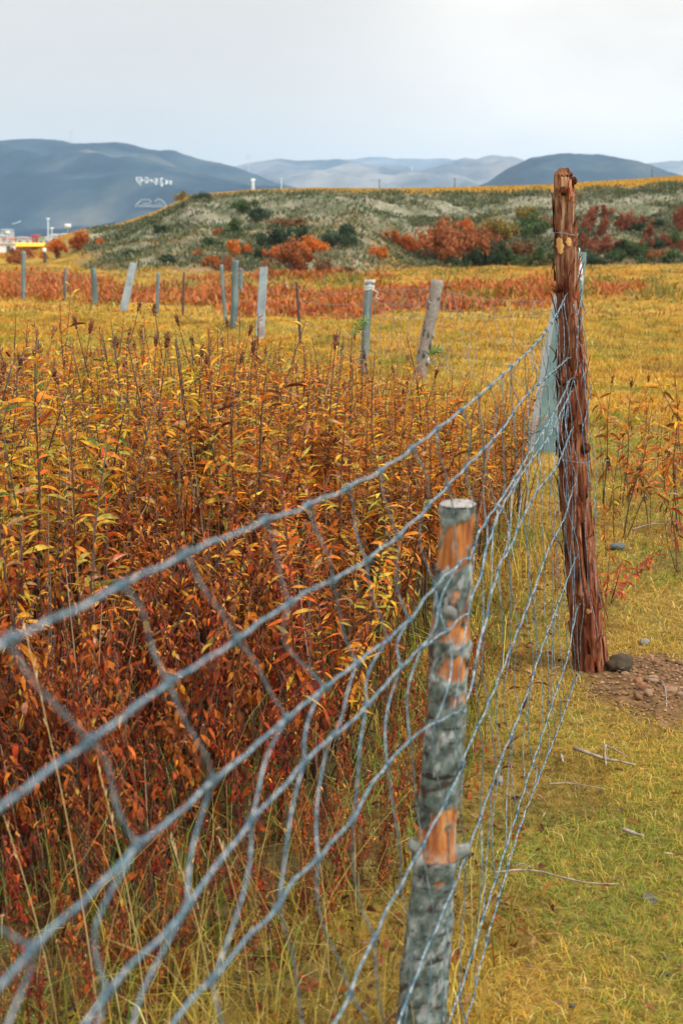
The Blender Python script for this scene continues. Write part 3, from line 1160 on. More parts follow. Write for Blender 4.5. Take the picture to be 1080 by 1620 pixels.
far_post('a', (37, 473), (37, 397), 3.6, 'old_wood', 'dark thin wooden post farthest left on the far fence', tint=(.8, .95, 1))
far_post('b', (102, 476), (104, 424), 2.6, 'old_wood', 'faint thin grey stick post second from the left on the far fence', tint=(1.1, 1.1, 1.1))
far_post('c', (151, 481), (147, 424), 4.6, 'old_wood', 'short stout dark green grey wooden post left of the leaning concrete post', tint=(.62, .8, .8))
far_post('d', (195, 492), (211, 416), 5.6, 'concrete', 'pale concrete post leaning right on the far fence', True, tint=(.72, .80, .86))
far_post('e', (249, 495), (250, 431), 2.8, 'old_wood', 'thin blue grey wooden post right of the leaning concrete post', tint=(.9, 1.1, 1.25))
far_post('f', (289, 500), (291, 430), 1.6, 'rod', 'thin dark iron rod post between the leaning concrete post and the thick wooden pair')
far_post('g', (357, 512), (350, 418), 2.8, 'old_wood', 'slim grey wooden post leaning left beside the thick dark post', tint=(.9, 1.1, 1.15))
o, b, t, r = far_post('h', (369, 517), (373, 411), 5.6, 'old_wood', 'thick dark teal wooden post with loose bark, left of the upright concrete post', tint=(.6, .82, .86))
for q in range(7):
    mb = MB()
    f = .62 + .3 * q / 7
    c = b + (t - b) * f + Vector((r * 1.15, -.01, 0))
    mb.tube([c, c + Vector((.025, 0, -.02)), c + Vector((.04, 0, -.07)), c + Vector((.03, 0, -.11))], [.018, .022, .016, .006], 7, (.9, 1.1, 1.2), jitter=.3)
    child(mb, 'loose_bark', M['old_wood'], o)
far_post('i', (411, 531), (417, 422), 6.6, 'concrete', 'pale upright square concrete post on the far fence', True, tint=(.62, .72, .77))
far_post('j', (476, 548), (469, 446), 2.3, 'rod', 'thin dark rusty rod post leaning left, right of the upright concrete post')
o, b, t, r = far_post('k', (573, 590), (585, 443), 6.6, 'old_wood', 'smooth grey blue wooden post with wire wound round its top', tint=(.85, 1.05, 1.12))
mb = MB()
for f in (.985, .93, .90):
    c = b + (t - b) * f
    for w in range(2):
        mb.tube([c + Vector((r * 1.12 * math.cos(a), r * 1.12 * math.sin(a), .012 * w + .006 * math.sin(3 * a))) for a in np.linspace(0, 2 * math.pi, 25)], .004, 5)
mb.tube([b + (t - b) * .9 + Vector((r, -.03, 0)), b + (t - b) * .87 + Vector((r + .05, -.03, 0)), b + (t - b) * .82 + Vector((r + .03, -.03, 0)), b + (t - b) * .80 + Vector((r + .07, -.03, 0))], .005, 5)
child(mb, 'wire_wrap', M['twine'], o)
o, b, t, r = far_post('l', (664, 602), (691, 442), 9.5, 'birch', 'gnarled pale brown wooden post leaning right with flaking bark on the far fence', tint=(.30, .08, .18))
for q in range(16):
    mb = MB()
    f = random.uniform(.15, .97); a = random.uniform(3.4, 6.0)
    c = b + (t - b) * f + Vector((r * math.cos(a) * .95, r * math.sin(a) * .95, 0))
    mb.tube([c - Vector((0, 0, .03)), c + Vector((.006, -.01, 0)), c + Vector((0, 0, random.uniform(.03, .09)))], [.006, random.uniform(.012, .025), .006], 7, random.choice([(1.6, 1.5, 1.5), (.4, .45, .5), (.5, .4, .35)]), jitter=.4)
    child(mb, 'loose_bark', M['old_wood'], o)

# leaning concrete strut behind the tall post
sb = GH(866, 716); SY = sb.y
st = at_y(910, 400, SY)
strut = empty('concrete_post', sb)
tag(strut, 'grey green concrete post leaning right just behind the tall red post', 'concrete post', FP_GROUP)
mb = MB()
vs = []; cs = []
n = 22
lo_l, lo_r = at_y(836, 716, SY), at_y(902, 716, SY)
hi_l, hi_r = at_y(891, 400, SY), at_y(928, 399, SY)
dl = (lo_l - hi_l) * .10; dr = (lo_r - hi_r) * .10
for i in range(n):
    f = i / (n - 1)
    l = (lo_l + dl) * (1 - f) + hi_l * f; r2 = (lo_r + dr) * (1 - f) + hi_r * f
    w = (r2 - l)
    dep = w.length * .55
    for (fx, fy) in ((0, .5), (.07, .05), (.12, 0), (.93, 0), (1, .1), (1, 1), (0, 1)):
        p = l + w * fx; p.y += fy * dep
        p += Vector((random.uniform(-.002, .002), random.uniform(-.002, .002), 0))
        vs.append(p)
        g = random.uniform(.9, 1.05)
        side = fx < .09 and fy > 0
        cs.append((1.0 * g, 1.05 * g, 1.1 * g) if side else (.34 * g, .50 * g, .49 * g))  # narrow left face coloured paler, as though lit
m_ = 7
fs = [(i * m_ + j, i * m_ + (j + 1) % m_, (i + 1) * m_ + (j + 1) % m_, (i + 1) * m_ + j) for i in range(n - 1) for j in range(m_)]
fs.append(tuple(range((n - 1) * m_, n * m_)))
mb.add(vs, fs, cs)
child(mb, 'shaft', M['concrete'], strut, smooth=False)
mb = MB()
for k in range(5):
    pts = []
    for q in range(31):
        a = q / 30 * 2 * math.pi * 1.3 + k
        px = 917 + 3.2 * math.cos(a) + k * .3
        py = 428 + 10 * math.sin(a * .9 + k * .4) + k * 1.5
        pts.append(at_y(px, py, SY - .03 - .004 * k))
    mb.tube(pts, .0035, 5)
mb.tube([at_y(916, 392, SY - .02), at_y(918, 405, SY - .03), at_y(919, 436, SY - .036), at_y(921, 446, SY - .035), at_y(920, 455, SY - .03)], .003, 5)
o = mb.build('twine', M['twine'])
tag(o, 'white twine knotted round the concrete post behind the tall red post', 'twine')

# wires of the far fence
fw = empty('wire_fence', GH(640, 600))
tag(fw, 'thin sagging wire strands of the far fence strung between its mixed posts', 'wire fence')
order = ['l', 'k', 'j', 'i', 'h', 'f', 'e', 'd', 'c', 'b', 'a']


def fpt(key, f):
    b, t = far_tops[key]
    return b + (t - b) * f + Vector((0, -.05, 0))


far_strands = []
for f in (.90, .76, .60, .42, .24):
    pts = []
    first = at_y(878, 475 + (1 - f) * 190, SY)
    if f > .7: first = at_y(874, 474 + (.9 - f) * 120, SY)
    seq = [first] + [fpt(k, f + random.uniform(-.03, .03)) for k in order]
    for a, b_ in zip(seq[:-1], seq[1:]):
        n = 16
        sag = .035 * (b_ - a).length * random.uniform(.6, 1.3)
        for q in range(n):
            t = q / n
            pts.append(a.lerp(b_, t) + Vector((0, 0, -sag * 4 * t * (1 - t) * .35 + .008 * math.sin(q * 2.3 + f * 9))))
    pts.append(seq[-1])
    far_strands.append(pts)
    mb = MB(); mb.tube(pts, .0022 if f > .7 else .0016, 5)
    child(mb, 'line_wire', M['wire'], fw)
for q in range(44):
    i = 1 + q
    tt = i * .7
    ii = int(tt)
    if ii >= 31: break
    pts = []
    for s in far_strands:
        ii2 = min(len(s) - 1, ii + random.choice((0, 0, 1)))
        pts.append(s[ii2] + Vector((random.uniform(-.03, .03), 0, 0)))
    pts = smooth_path(pts, 4)
    mb = MB(); mb.tube(pts, .0017, 4)
    child(mb, 'stay_wire', M['wire'], fw)
b = GH(453, 466); t = at_y(453, 447, b.y)
mb = MB(); mb.tube([b - Vector((0, 0, .05)), b, (b + t) / 2 + Vector((.01, 0, 0)), t, t + Vector((0, 0, .02))], [.03, .03, .028, .027, .012], 8, jitter=.15)
tag(mb.build('marker_peg', M['white']), 'small white peg in the orange brush behind the far fence', 'peg')

# ------------------------------------------------------------------ weeds
ORANGE = [(.70, .205, .024), (.74, .25, .030), (.62, .15, .020), (.70, .30, .05), (.48, .10, .018), (.56, .33, .05), (.54, .165, .04), (.42, .11, .03), (.22, .05, .02), (.52, .27, .15), (.36, .26, .05)]
YELLOW = [(.64, .42, .045), (.56, .40, .06), (.68, .36, .035), (.42, .36, .065), (.64, .26, .03), (.34, .32, .06), (.58, .20, .025)]
REDD = [(.32, .058, .016), (.21, .038, .014), (.40, .085, .018), (.14, .030, .014), (.46, .125, .025), (.09, .028, .018), (.27, .072, .03)]
GREEN = [(.17, .26, .05), (.24, .31, .06), (.13, .21, .05), (.33, .33, .07)]
STEMC = [(.10, .035, .022), (.075, .045, .032), (.13, .06, .03), (.055, .05, .045)]


def add_leaf(mb, base, direction, L, W, col, droop, fold, R):
    d = direction.normalized()
    side = d.cross(Vector((0, 0, 1)))
    if side.length < .05: side = Vector((1, 0, 0))
    side.normalize()
    side = (Matrix.Rotation(R.uniform(-.9, .9), 3, d) @ side).normalized()
    up = side.cross(d).normalized()
    vs = []
    p = base.copy()
    stations = [(0, 0), (.28, .85), (.58, 1.0), (.82, .62), (1, 0)]
    rows = []
    dd = d.copy(); prev = 0
    tw = R.uniform(-1.3, 1.3)
    for (f, w) in stations:
        p = p + dd * (L * (f - prev)); prev = f
        dd = (dd + Vector((R.uniform(-.12, .12), R.uniform(-.12, .12), -droop * .30))).normalized()
        if w == 0:
            rows.append([len(vs)]); vs.append(p.copy())
        else:
            s2 = (Matrix.Rotation(tw * f, 3, d) @ side)
            rows.append([len(vs), len(vs) + 1, len(vs) + 2])
            vs.append(p - s2 * (W * w * .5) + up * (fold * W * w)); vs.append(p.copy()); vs.append(p + s2 * (W * w * .5) + up * (fold * W * w))
    fs = []
    for a, b_ in zip(rows[:-1], rows[1:]):
        if len(a) == 1: fs += [(a[0], b_[1], b_[0]), (a[0], b_[2], b_[1])]
        elif len(b_) == 1: fs += [(a[0], a[1], b_[0]), (a[1], a[2], b_[0])]
        else: fs += [(a[0], a[1], b_[1], b_[0]), (a[1], a[2], b_[2], b_[1])]
    j = R.uniform(.8, 1.2)
    c = tuple(q * j for q in col)
    tipf = R.uniform(.65, 1.1)
    cs = [c] * (len(vs) - 4) + [tuple(q * tipf for q in c)] * 4
    mb.add(vs, fs, cs)


def seed_cluster(mb, base, d, H, R):
    d = d.normalized()
    nb = R.randint(5, 8)
    col0 = R.choice([(.12, .040, .025), (.15, .052, .028), (.18, .065, .032), (.09, .034, .024)])
    for k in range(nb):
        a = k * 2.4 + R.uniform(-.3, .3)
        start = base + d * (H * .30 * k / nb)
        out = Vector((math.cos(a), math.sin(a), 0)) * R.uniform(.16, .50)
        dd = (d + out).normalized()
        L = H * R.uniform(.45, .8)
        if k == nb - 1: dd = d; L = H * .65
        m = 9
        for q in range(m):
            f = q / (m - 1)
            c = start + dd * (L * f)
            s = .0052 * (1 - .55 * f) * R.uniform(.8, 1.3) * (H / .08) ** .5
            oc = Vector((R.uniform(-1, 1), R.uniform(-1, 1), R.uniform(-.4, .4))) * s * .8
            c = c + oc
            ax = (dd + Vector((R.uniform(-.5, .5), R.uniform(-.5, .5), 0))).normalized()
            s1 = ax.orthogonal().normalized(); s2 = ax.cross(s1)
            vs = [c - ax * s * 1.5, c + s1 * s, c + s2 * s, c - s1 * s, c - s2 * s, c + ax * s * 1.7]
            fs = [(0, 2, 1), (0, 3, 2), (0, 4, 3), (0, 1, 4), (5, 1, 2), (5, 2, 3), (5, 3, 4), (5, 4, 1)]
            g = R.uniform(.6, 1.6)
            mb.add(vs, fs, tuple(x * g for x in col0))


def weed_proto(kind, h, R, head, big=1.0):
    st, lf, sd = MB(), MB(), MB()
    pal = {'orange': ORANGE, 'yellow': YELLOW, 'red': REDD, 'green': GREEN}[kind]
    scol = R.choice(STEMC)
    bend = Vector((R.uniform(-.10, .10), R.uniform(-.10, .10), 0)) * h
    wob = R.uniform(0, 6)

    def axis(f): return Vector((bend.x * f * f + .008 * math.sin(f * 9 + wob), bend.y * f * f + .008 * math.cos(f * 8 + wob), h * f))
    st.tube([axis(i / 11) for i in range(12)], [.0042 * (1 - .68 * i / 11) * (.8 + .4 * h) for i in range(12)], 5, scol)
    for k in range(R.choice((1, 2, 2, 3))):      # leafless dead stems rising from the same root
        a = R.uniform(0, 6.28); q0 = Vector((math.cos(a) * .03, math.sin(a) * .03, 0)); hh = h * R.uniform(.45, .88)
        q1 = q0 + Vector((R.uniform(-.09, .09), R.uniform(-.09, .09), hh))
        dc = R.choice([(.045, .03, .025), (.06, .05, .045), (.09, .045, .03), (.20, .15, .10)])
        st.tube([q0, q0.lerp(q1, .5) + Vector((R.uniform(-.02, .02), R.uniform(-.02, .02), 0)), q1], [.0028, .0022, .0010], 4, dc)
        if R.random() < .6:
            f = R.uniform(.4, .7)
            st.tube([q0.lerp(q1, f), q0.lerp(q1, f) + Vector((R.uniform(-.08, .08), R.uniform(-.08, .08), hh * .25))], [.0018, .0007], 4, dc)
    axes = [(axis, .0, h)]
    nbr = R.choice((0, 0, 1, 2)) if kind != 'red' else R.choice((2, 3, 4))
    for k in range(nbr):
        f0 = R.uniform(.35, .75); a = R.uniform(0, 6.28); Lb = h * R.uniform(.2, .42)
        p0 = axis(f0); dv = Vector((math.cos(a) * .55, math.sin(a) * .55, 1)).normalized()

        def ax2(f, p0=p0, dv=dv, Lb=Lb): return p0 + dv * (Lb * f) + Vector((0, 0, Lb * .15 * f * f))
        st.tube([ax2(i / 5) for i in range(6)], [.0022 * (1 - .55 * i / 5) for i in range(6)], 4, scol)
        axes.append((ax2, 0, Lb))
    for ai, (ax, _, L) in enumerate(axes):
        main = ai == 0
        if kind == 'red': n = int(100 * L / .8 * R.uniform(.55, 1.2)) if main else int(32 * L / .25)
        else: n = int(96 * L / .9 * R.uniform(.6, 1.2)) if main else int(30 * L / .3)
        bare = {'orange': .32, 'yellow': .28, 'red': .05, 'green': .3}[kind] * R.uniform(.8, 1.25) if main else .1
        ph = R.uniform(0, 6)
        for i in range(n):
            f = bare + (1 - bare) * (i + R.random()) / n
            f = min(f, .985)
            if R.random() < .07: continue
            a = ph + i * 2.3999 + R.uniform(-.5, .5)
            up = -.45 + 1.35 * f + R.uniform(-.5, .5)
            if kind == 'red': up = -.75 + 1.1 * f + R.uniform(-.6, .6)
            if f < bare + .22 and kind != 'red': up -= .7
            dv = Vector((math.cos(a), math.sin(a), up))
            size = (.046 + .030 * math.sin(math.pi * min(1, f * 1.02))) * R.uniform(.35, 1.22) * big
            if f > .88: size *= .68
            if not main: size *= .85
            W = size * R.uniform(.13, .22)
            c = R.choice(pal)
            droop = R.uniform(.0, 1.1)
            if kind == 'orange':
                if R.random() < .13: c = R.choice(YELLOW)
                if f < .62 and R.random() < .58: c = R.choice(REDD)
            elif kind == 'yellow':
                if f < .5 and R.random() < .5: c = R.choice(ORANGE + REDD)
                if f > .85 and R.random() < .3: c = R.choice(GREEN)
            elif kind == 'red':
                size *= R.uniform(.35, .80); W = size * R.uniform(.22, .46); droop = R.uniform(.5, 2.8)
                if f > .80 and R.random() < .45: c = R.choice(ORANGE)
            add_leaf(lf, ax(f), dv, size, W, c, droop, R.uniform(.0, .45), R)
    if head:
        tip = axis(1.0); d = (axis(1.0) - axis(.92))
        seed_cluster(sd, tip - d.normalized() * .01, d, R.uniform(.050, .075), R)
    P = dict(kind=kind, h=h, head=head, mb=(st, lf, sd))
    P['stem'] = st.mesh('stem', M['stem'])
    P['foliage'] = lf.mesh('foliage', M['leaf'])
    P['seed'] = sd.mesh('seed_head', M['seed']) if head else None
    return P


R = random.Random(21)
PROTO = {'orange': [], 'yellow': [], 'red': [], 'head': [], 'side': [], 'sidehead': []}
for i in range(12): PROTO['orange'].append(weed_proto('orange', .95, R, False))
for i in range(9): PROTO['yellow'].append(weed_proto('yellow', .9, R, False))
for i in range(10): PROTO['red'].append(weed_proto('red', .85, R, False))
for i in range(7): PROTO['head'].append(weed_proto('orange', 1.0, R, True))
for i in range(4): PROTO['side'].append(weed_proto('orange', .8, R, False, 1.5))
for i in range(5): PROTO['sidehead'].append(weed_proto('orange', .8, R, True, 1.35))
GREENP = [weed_proto('green', .9, R, False) for i in range(2)]

WL = {'orange': ('orange leaved weed stem crowded in the thicket behind the wire mesh', 'orange weeds in the thicket'),
      'yellow': ('yellow olive leaved weed standing in the left part of the thicket', 'yellow weeds in the thicket'),
      'red': ('dark red withered weed at the front edge of the thicket', 'dark red weeds at the thicket front'),
      'head': ('orange weed topped by a dark brown seed head in the thicket', 'seed headed weeds in the thicket')}


def plant(P, loc, rz, sc, tilt=(0, 0), label=None, group=None, name='weed', cat='weed'):
    o = empty(name, loc)
    o.rotation_euler = (tilt[0], tilt[1], rz)
    o.scale = (sc,) * 3
    tag(o, label, cat, group)
    for nm, key in (('stem', 'stem'), ('foliage', 'foliage'), ('seed_head', 'seed')):
        if P[key] is not None: link(nm, P[key], o)
    return o


# where the thicket's stems stand
N = 6400
xs = rng.uniform(PX_.min(), PX_.max(), N); ys = rng.uniform(PY_.min(), PY_.max(), N)
keep = inpoly(xs, ys) & (np.abs(xs / ys) < .38)
xs, ys = xs[keep], ys[keep]
sel = []
for i in range(len(xs)):
    if all((xs[i] - xs[j]) ** 2 + (ys[i] - ys[j]) ** 2 > .055 ** 2 for j in sel): sel.append(i)
    if len(sel) > 1500: break
xs, ys = xs[sel], ys[sel]
fd = front_dist(xs, ys)
items = []
for x, y, d in zip(xs, ys, fd):
    px = 540 + 2250 * x / y
    left = px < 420
    if (y < 4.5 and px < 500 and d < .95 and R.random() < .97 - .5 * max(0, d - .35)) or (px >= 500 and y < 5.0 and d < .25 and R.random() < .7):
        k = 'red'; H = R.uniform(.42, .88)
        if px > 500: H *= .72
    else:
        q = R.random()
        yel = .30 if (px < 330 and y < 6.2) else .08
        if q < yel: k = 'yellow'; H = R.uniform(.62, .98)
        elif q < yel + .10: k = 'head'; H = R.uniform(.80, 1.0)
        else: k = 'orange'; H = R.uniform(.55, .98)
        if R.random() < .12: H *= 1.10
        H *= 1.05
        if px < 340: H *= 1.05
        if y < 4.0: H *= .95
        if px > 600: H *= .9
        if px > 700: H *= .85
        if y > 6.8: H *= .95
    H *= .80 + .40 * float(fbm(np.array([x * 2.3]), np.array([y * 1.6]), 905, 3)[0])
    if k == 'red' and d < .22: H *= R.uniform(.45, .9)
    items.append((y, x, k, H))
fx_ = rng.uniform(PX_.min(), PX_.max(), 3000); fy_ = rng.uniform(PY_.min() - .4, 4.6, 3000)
fk = (~inpoly(fx_, fy_)) & (front_dist(fx_, fy_) < .26) & (np.abs(fx_ / fy_) < .33)
for x, y in list(zip(fx_[fk], fy_[fk]))[:130]:      # seedlings and broken stems fringing the thicket
    items.append((float(y), float(x), 'red', R.uniform(.12, .34)))
items.sort()
vis = [it for it in items if -.262 < it[1] / it[0]]
skyl = [it for it in vis[258:] if it[2] == 'head'][-38:]
near = vis[:258] + skyl
nid = set(id(it) for it in near)
rest = [it for it in items if id(it) not in nid]
for (y, x, k, H) in near:
    P = R.choice(PROTO[k])
    plant(P, (x, y, tz(x, y) - .02), R.uniform(0, 6.28), H / P['h'], (R.gauss(0, .12 if R.random() < .85 else .34), R.gauss(0, .12 if R.random() < .85 else .34)), WL[k][0], WL[k][1])


def merge_weeds(name, its, label):
    V, C, loops, starts, totals, mi = [], [], [], [], [], []
    nv = nl = 0
    cache = {}
    for (y, x, k, H) in its:
        P = R.choice(PROTO[k])
        mat = Matrix.Translation((x, y, tz(x, y) - .02)) @ Matrix.Rotation(R.gauss(0, .12), 4, 'X') @ Matrix.Rotation(R.gauss(0, .08), 4, 'Y') @ Matrix.Rotation(R.uniform(0, 6.28), 4, 'Z') @ Matrix.Scale(H / P['h'], 4)
        A = np.array(mat)
        for ii, mb in enumerate(P['mb']):
            if not mb.v: continue
            key = id(mb)
            if key not in cache:
                cache[key] = (np.array(mb.v, float), np.array(mb.c, float), np.concatenate([np.array(f) for f in mb.f]), np.array([len(f) for f in mb.f]))
            v, c, l, t = cache[key]
            V.append(v @ A[:3, :3].T + A[:3, 3]); C.append(c * R.uniform(.8, 1.15))
            loops.append(l + nv); totals.append(t)
            starts.append(nl + np.concatenate([[0], np.cumsum(t)[:-1]]))
            mi.append(np.full(len(t), ii))
            nv += len(v); nl += len(l)
    me = np_mesh(name, np.concatenate(V), np.concatenate(loops), np.concatenate(starts), np.concatenate(totals), M['stem'], np.concatenate(C))
    me.materials.append(M['leaf']); me.materials.append(M['seed'])
    me.polygons.foreach_set('material_index', np.concatenate(mi).astype(np.int32))
    tag(link(name, me), label, 'weeds', kind='stuff')


merge_weeds('weed_thicket', rest, 'dense orange weeds filling the back of the thicket')

# named stand-outs on the skyline of the thicket: (px of tip, py of tip, depth)
STAND = [
    (32, 498, 6.2, 'orange', False, 'tall weed with a plume of red orange leaves at the far left of the thicket'),
    (110, 496, 6.4, 'head', True, 'slim tall weed with a dark seed head standing clear of the thicket on the left'),
    (70, 533, 6.3, 'head', True, 'weed with a small reddish seed head beside the far left plume'),
    (201, 522, 6.6, 'head', True, 'tall dark seed headed weed with green side leaves in the left of the thicket'),
    (254, 525, 6.5, 'head', True, 'weed with a bushy dark brown seed head below the thin blue grey post'),
    (285, 520, 6.8, 'head', True, 'narrow dark seed head rising just right of the bushy one'),
    (397, 538, 7.2, 'head', True, 'dark seed headed weed standing alone below the upright concrete post'),
    (455, 552, 6.9, 'head', True, 'weed with a broad clump of dark seed heads in the middle of the thicket'),
    (540, 512, 7.4, 'head', True, 'weed whose small dark seed head stands left of the grey blue post'),
    (507, 528, 7.2, 'head', True, 'weed with a tilted dark seed head below the rusty rod post'),
    (596, 540, 7.0, 'head', True, 'weed with paired dark seed heads right of the grey blue post'),
]
for (px, py, Y, k, hd, lab) in STAND:
    p = at_y(px, py, Y)
    P = R.choice(PROTO['head'] if hd else PROTO['orange'])
    top = 1.0 if not hd else 1.07
    plant(P, (p.x, p.y, tz(p.x, p.y) - .02), R.uniform(0, 6.28), (p.z + .02) / (P['h'] * top), (R.gauss(0, .02), R.gauss(0, .02)), lab, 'weeds standing clear of the thicket')
# greener weeds
for (px, py, Y, lab) in ((295, 555, 6.1, 'weed with fresh green upper leaves in the middle left of the thicket'), (362, 630, 4.9, 'weed with yellow green drooping leaves in the middle of the thicket')):
    p = at_y(px, py, Y)
    plant(R.choice(GREENP), (p.x, p.y, tz(p.x, p.y) - .02), R.uniform(0, 6), (p.z + .02) / .9, (0, 0), lab, 'greener weeds of the thicket')

# weeds right of the tall post
RW = [((957, 806), (955, 586), 'head', 'tall thin seed headed weed just right of the tall red post'),
      ((986, 800), (1000, 595), 'head', 'forked weed with dark seed head second from the red post on the right'),
      ((1012, 760), (1027, 588), 'head', 'slender leaning weed with a small seed head near the right edge'),
      ((984, 850), (1033, 645), 'orange', 'leaning orange weed with hanging leaves right of the tall red post'),
      ((1040, 748), (1048, 612), 'head', 'short seed headed weed among the right hand weeds, farther back'),
      ((1068, 845), (1066, 590), 'orange', 'leafy orange weed at the right edge of the photo'),
      ((1084, 800), (1072, 600), 'head', 'seed headed weed half cut off by the right edge'),
      ((1072, 905), (1052, 700), 'orange', 'low drooping orange weed at the right edge by the dark rock'),
      ((972, 855), (968, 730), 'orange', 'small orange weed with hanging leaves close behind the red post'),
      ((1024, 838), (1012, 668), 'orange', 'bushy orange weed between the forked weed and the right edge'),
      ((1050, 800), (1060, 640), 'orange', 'upright orange weed behind the leaning one near the right edge'),
      ((992, 775), (978, 655), 'orange', 'faint orange weed farther back between the two tall seed headed ones'),
      ((958, 880), (950, 790), 'orange', 'low orange weed touching the right side of the tall red post'),
      ((1078, 770), (1076, 640), 'head', 'seed headed weed farthest back at the right edge'),
      ((1100, 870), (1100, 640), 'orange', 'orange weed just past the right edge of the photo')]
for (bp, tp, k, lab) in RW:
    b = G(*bp); t = at_y(tp[0], tp[1], b.y)
    P = R.choice(PROTO['sidehead' if k == 'head' else 'side']); L = (t - b).length
    d = (t - b).normalized()
    o = plant(P, (b.x, b.y, tz(b.x, b.y) - .01), 0, L / (P['h'] * (1.06 if k == 'head' else 1)), (0, 0), lab, 'weeds right of the red post')
    o.rotation_mode = 'QUATERNION'
    o.rotation_quaternion = Vector((0, 0, 1)).rotation_difference(d) @ Matrix.Rotation(R.uniform(0, 6), 3, 'Z').to_quaternion()
# leaning sprigs at the foot of the tall post
mbs, mbl = MB(), MB()
P0 = G(948, 985)
P1 = at_y(1032, 880, P0.y + .15)
pts = [P0.lerp(P1, i / 10) + Vector((0, 0, .03 * math.sin(i / 10 * 3.1))) for i in range(11)]
mbs.tube(pts, [.0045 * (1 - .07 * i) for i in range(11)], 6, (.16, .07, .045))
P2 = at_y(1075, 888, P0.y + .2)
mbs.tube([pts[6], pts[6].lerp(P2, .5) + Vector((0, 0, .012)), P2], [.002, .0016, .0009], 5, (.10, .07, .06))
P3 = at_y(985, 885, P0.y)
mbs.tube([pts[2], pts[2].lerp(P3, .5), P3], [.0025, .002, .001], 5, (.13, .06, .04))
P4 = at_y(965, 860, P0.y)
mbs.tube([pts[1], pts[1].lerp(P4, .5), P4], [.0025, .002, .001], 5, (.13, .06, .04))
for i in range(74):
    arm = R.random()
    if arm < .6: c = pts[R.randint(4, 10)]
    elif arm < .8: c = pts[2].lerp(P3, R.uniform(.3, 1))
    else: c = pts[1].lerp(P4, R.uniform(.3, 1))
    add_leaf(mbl, c, Vector((R.uniform(-1, 1), R.uniform(-1, 1), R.uniform(-.9, .6))), R.uniform(.035, .065), R.uniform(.009, .014), R.choice([(.50, .12, .03), (.42, .08, .03), (.55, .17, .05), (.45, .13, .07)]), R.uniform(.2, .9), .2, R)
o = empty('sprig', P0); tag(o, 'red leaved sprig leaning right from the foot of the tall red post', 'sprig')
child(mbs, 'stem', M['stem'], o); child(mbl, 'foliage', M['leaf'], o)
for (px, py, Y, H, lab) in ((878, 945, 5.6, .30, 'low clump of red weed leaves just left behind the tall red post'), (745, 985, 5.3, .42, 'short reddish weed right of the birch post, behind the mesh'), (800, 905, 6.3, .36, 'small dark weed between the birch post and the tall red post')):
    p = G(px, py)
    P = R.choice(PROTO['orange'])
    plant(P, (p.x, p.y, tz(p.x, p.y) - .02), R.uniform(0, 6), H / P['h'], (0, 0), lab, 'short weeds between the two near posts')


def green_twig(p0, p1, lab):
    ms, ml = MB(), MB()
    n = 14
    pts = [p0.lerp(p1, i / n) + Vector((0, 0, .05 * math.sin(math.pi * i / n))) for i in range(n + 1)]
    ms.tube(pts, [.0036 * (1 - .055 * i) for i in range(n + 1)], 6, (.42, .30, .17))
    for i in range(46):
        f = .70 + .30 * i / 46
        q = f * n; a = int(min(n - 1, q)); c = pts[a].lerp(pts[a + 1], q - a)
        an = i * 2.4
        d = (p1 - p0).normalized()
        s1 = d.orthogonal().normalized(); s2 = d.cross(s1)
        dv = s1 * math.cos(an) + s2 * math.sin(an) + d * .7
        add_leaf(ml, c, dv, .020 + .014 * R.random(), .006, R.choice([(.13, .26, .07), (.18, .30, .09), (.10, .20, .06), (.28, .34, .09)]), .1, .1, R)
    o = empty('green_twig', p0); tag(o, lab, 'twig', 'green tipped twigs over the thicket')
    child(ms, 'stem', M['stem'], o); child(ml, 'foliage', M['leaf'], o)


green_twig(at_y(505, 650, 5.6), at_y(578, 505, 5.5), 'pale slanting twig with a green leafy tip in front of the grey blue post')
green_twig(at_y(640, 640, 5.6), at_y(694, 553, 5.5), 'short pale twig with a green leafy tip below the gnarled leaning post')

# ------------------------------------------------------------------ grass
PAL_G = np.array([(.48, .29, .040), (.54, .36, .08), (.42, .235, .034), (.36, .28, .045), (.20, .25, .035), (.60, .46, .18), (.33, .16, .04), (.13, .22, .032)])


def grass_cols(X, Y, n, greenness, warm=0.):
    g = fbm(X * 1.3, Y * 1.3, 401, 4) + rng.normal(0, .10, n) + greenness
    idx = np.where(g > .60, rng.choice([4, 7, 4, 3], n), np.where(g > .52, rng.choice([3, 0, 1, 4, 3, 5], n), rng.choice([0, 1, 2, 5, 0, 6, 2], n)))
    c = PAL_G[idx] * rng.uniform(.75, 1.25, (n, 1))
    dry = sstep(.35, .62, fbm(X * .8 + 5, Y * .8, 433, 3))
    c[:, 0] *= (.86 + .22 * dry); c[:, 2] *= (1.1 - .25 * dry)
    brown = fbm(X * 3.1, Y * 3.1, 477, 3) > .60
    c[brown] *= np.array([.62, .56, .60])
    c = c * np.array([.95, .955, 1.0])
    if warm:
        c = c * np.array([1 + .12 * warm, 1 - .10 * warm, 1 - .4 * warm])
    return c


def scatter(y0, y1, dens, smax=.31):
    area = smax * (y1 * y1 - y0 * y0)
    n = int(area * dens)
    Y = np.sqrt(rng.uniform(y0 * y0, y1 * y1, n))
    X = rng.uniform(-smax, smax, n) * Y
    return X, Y


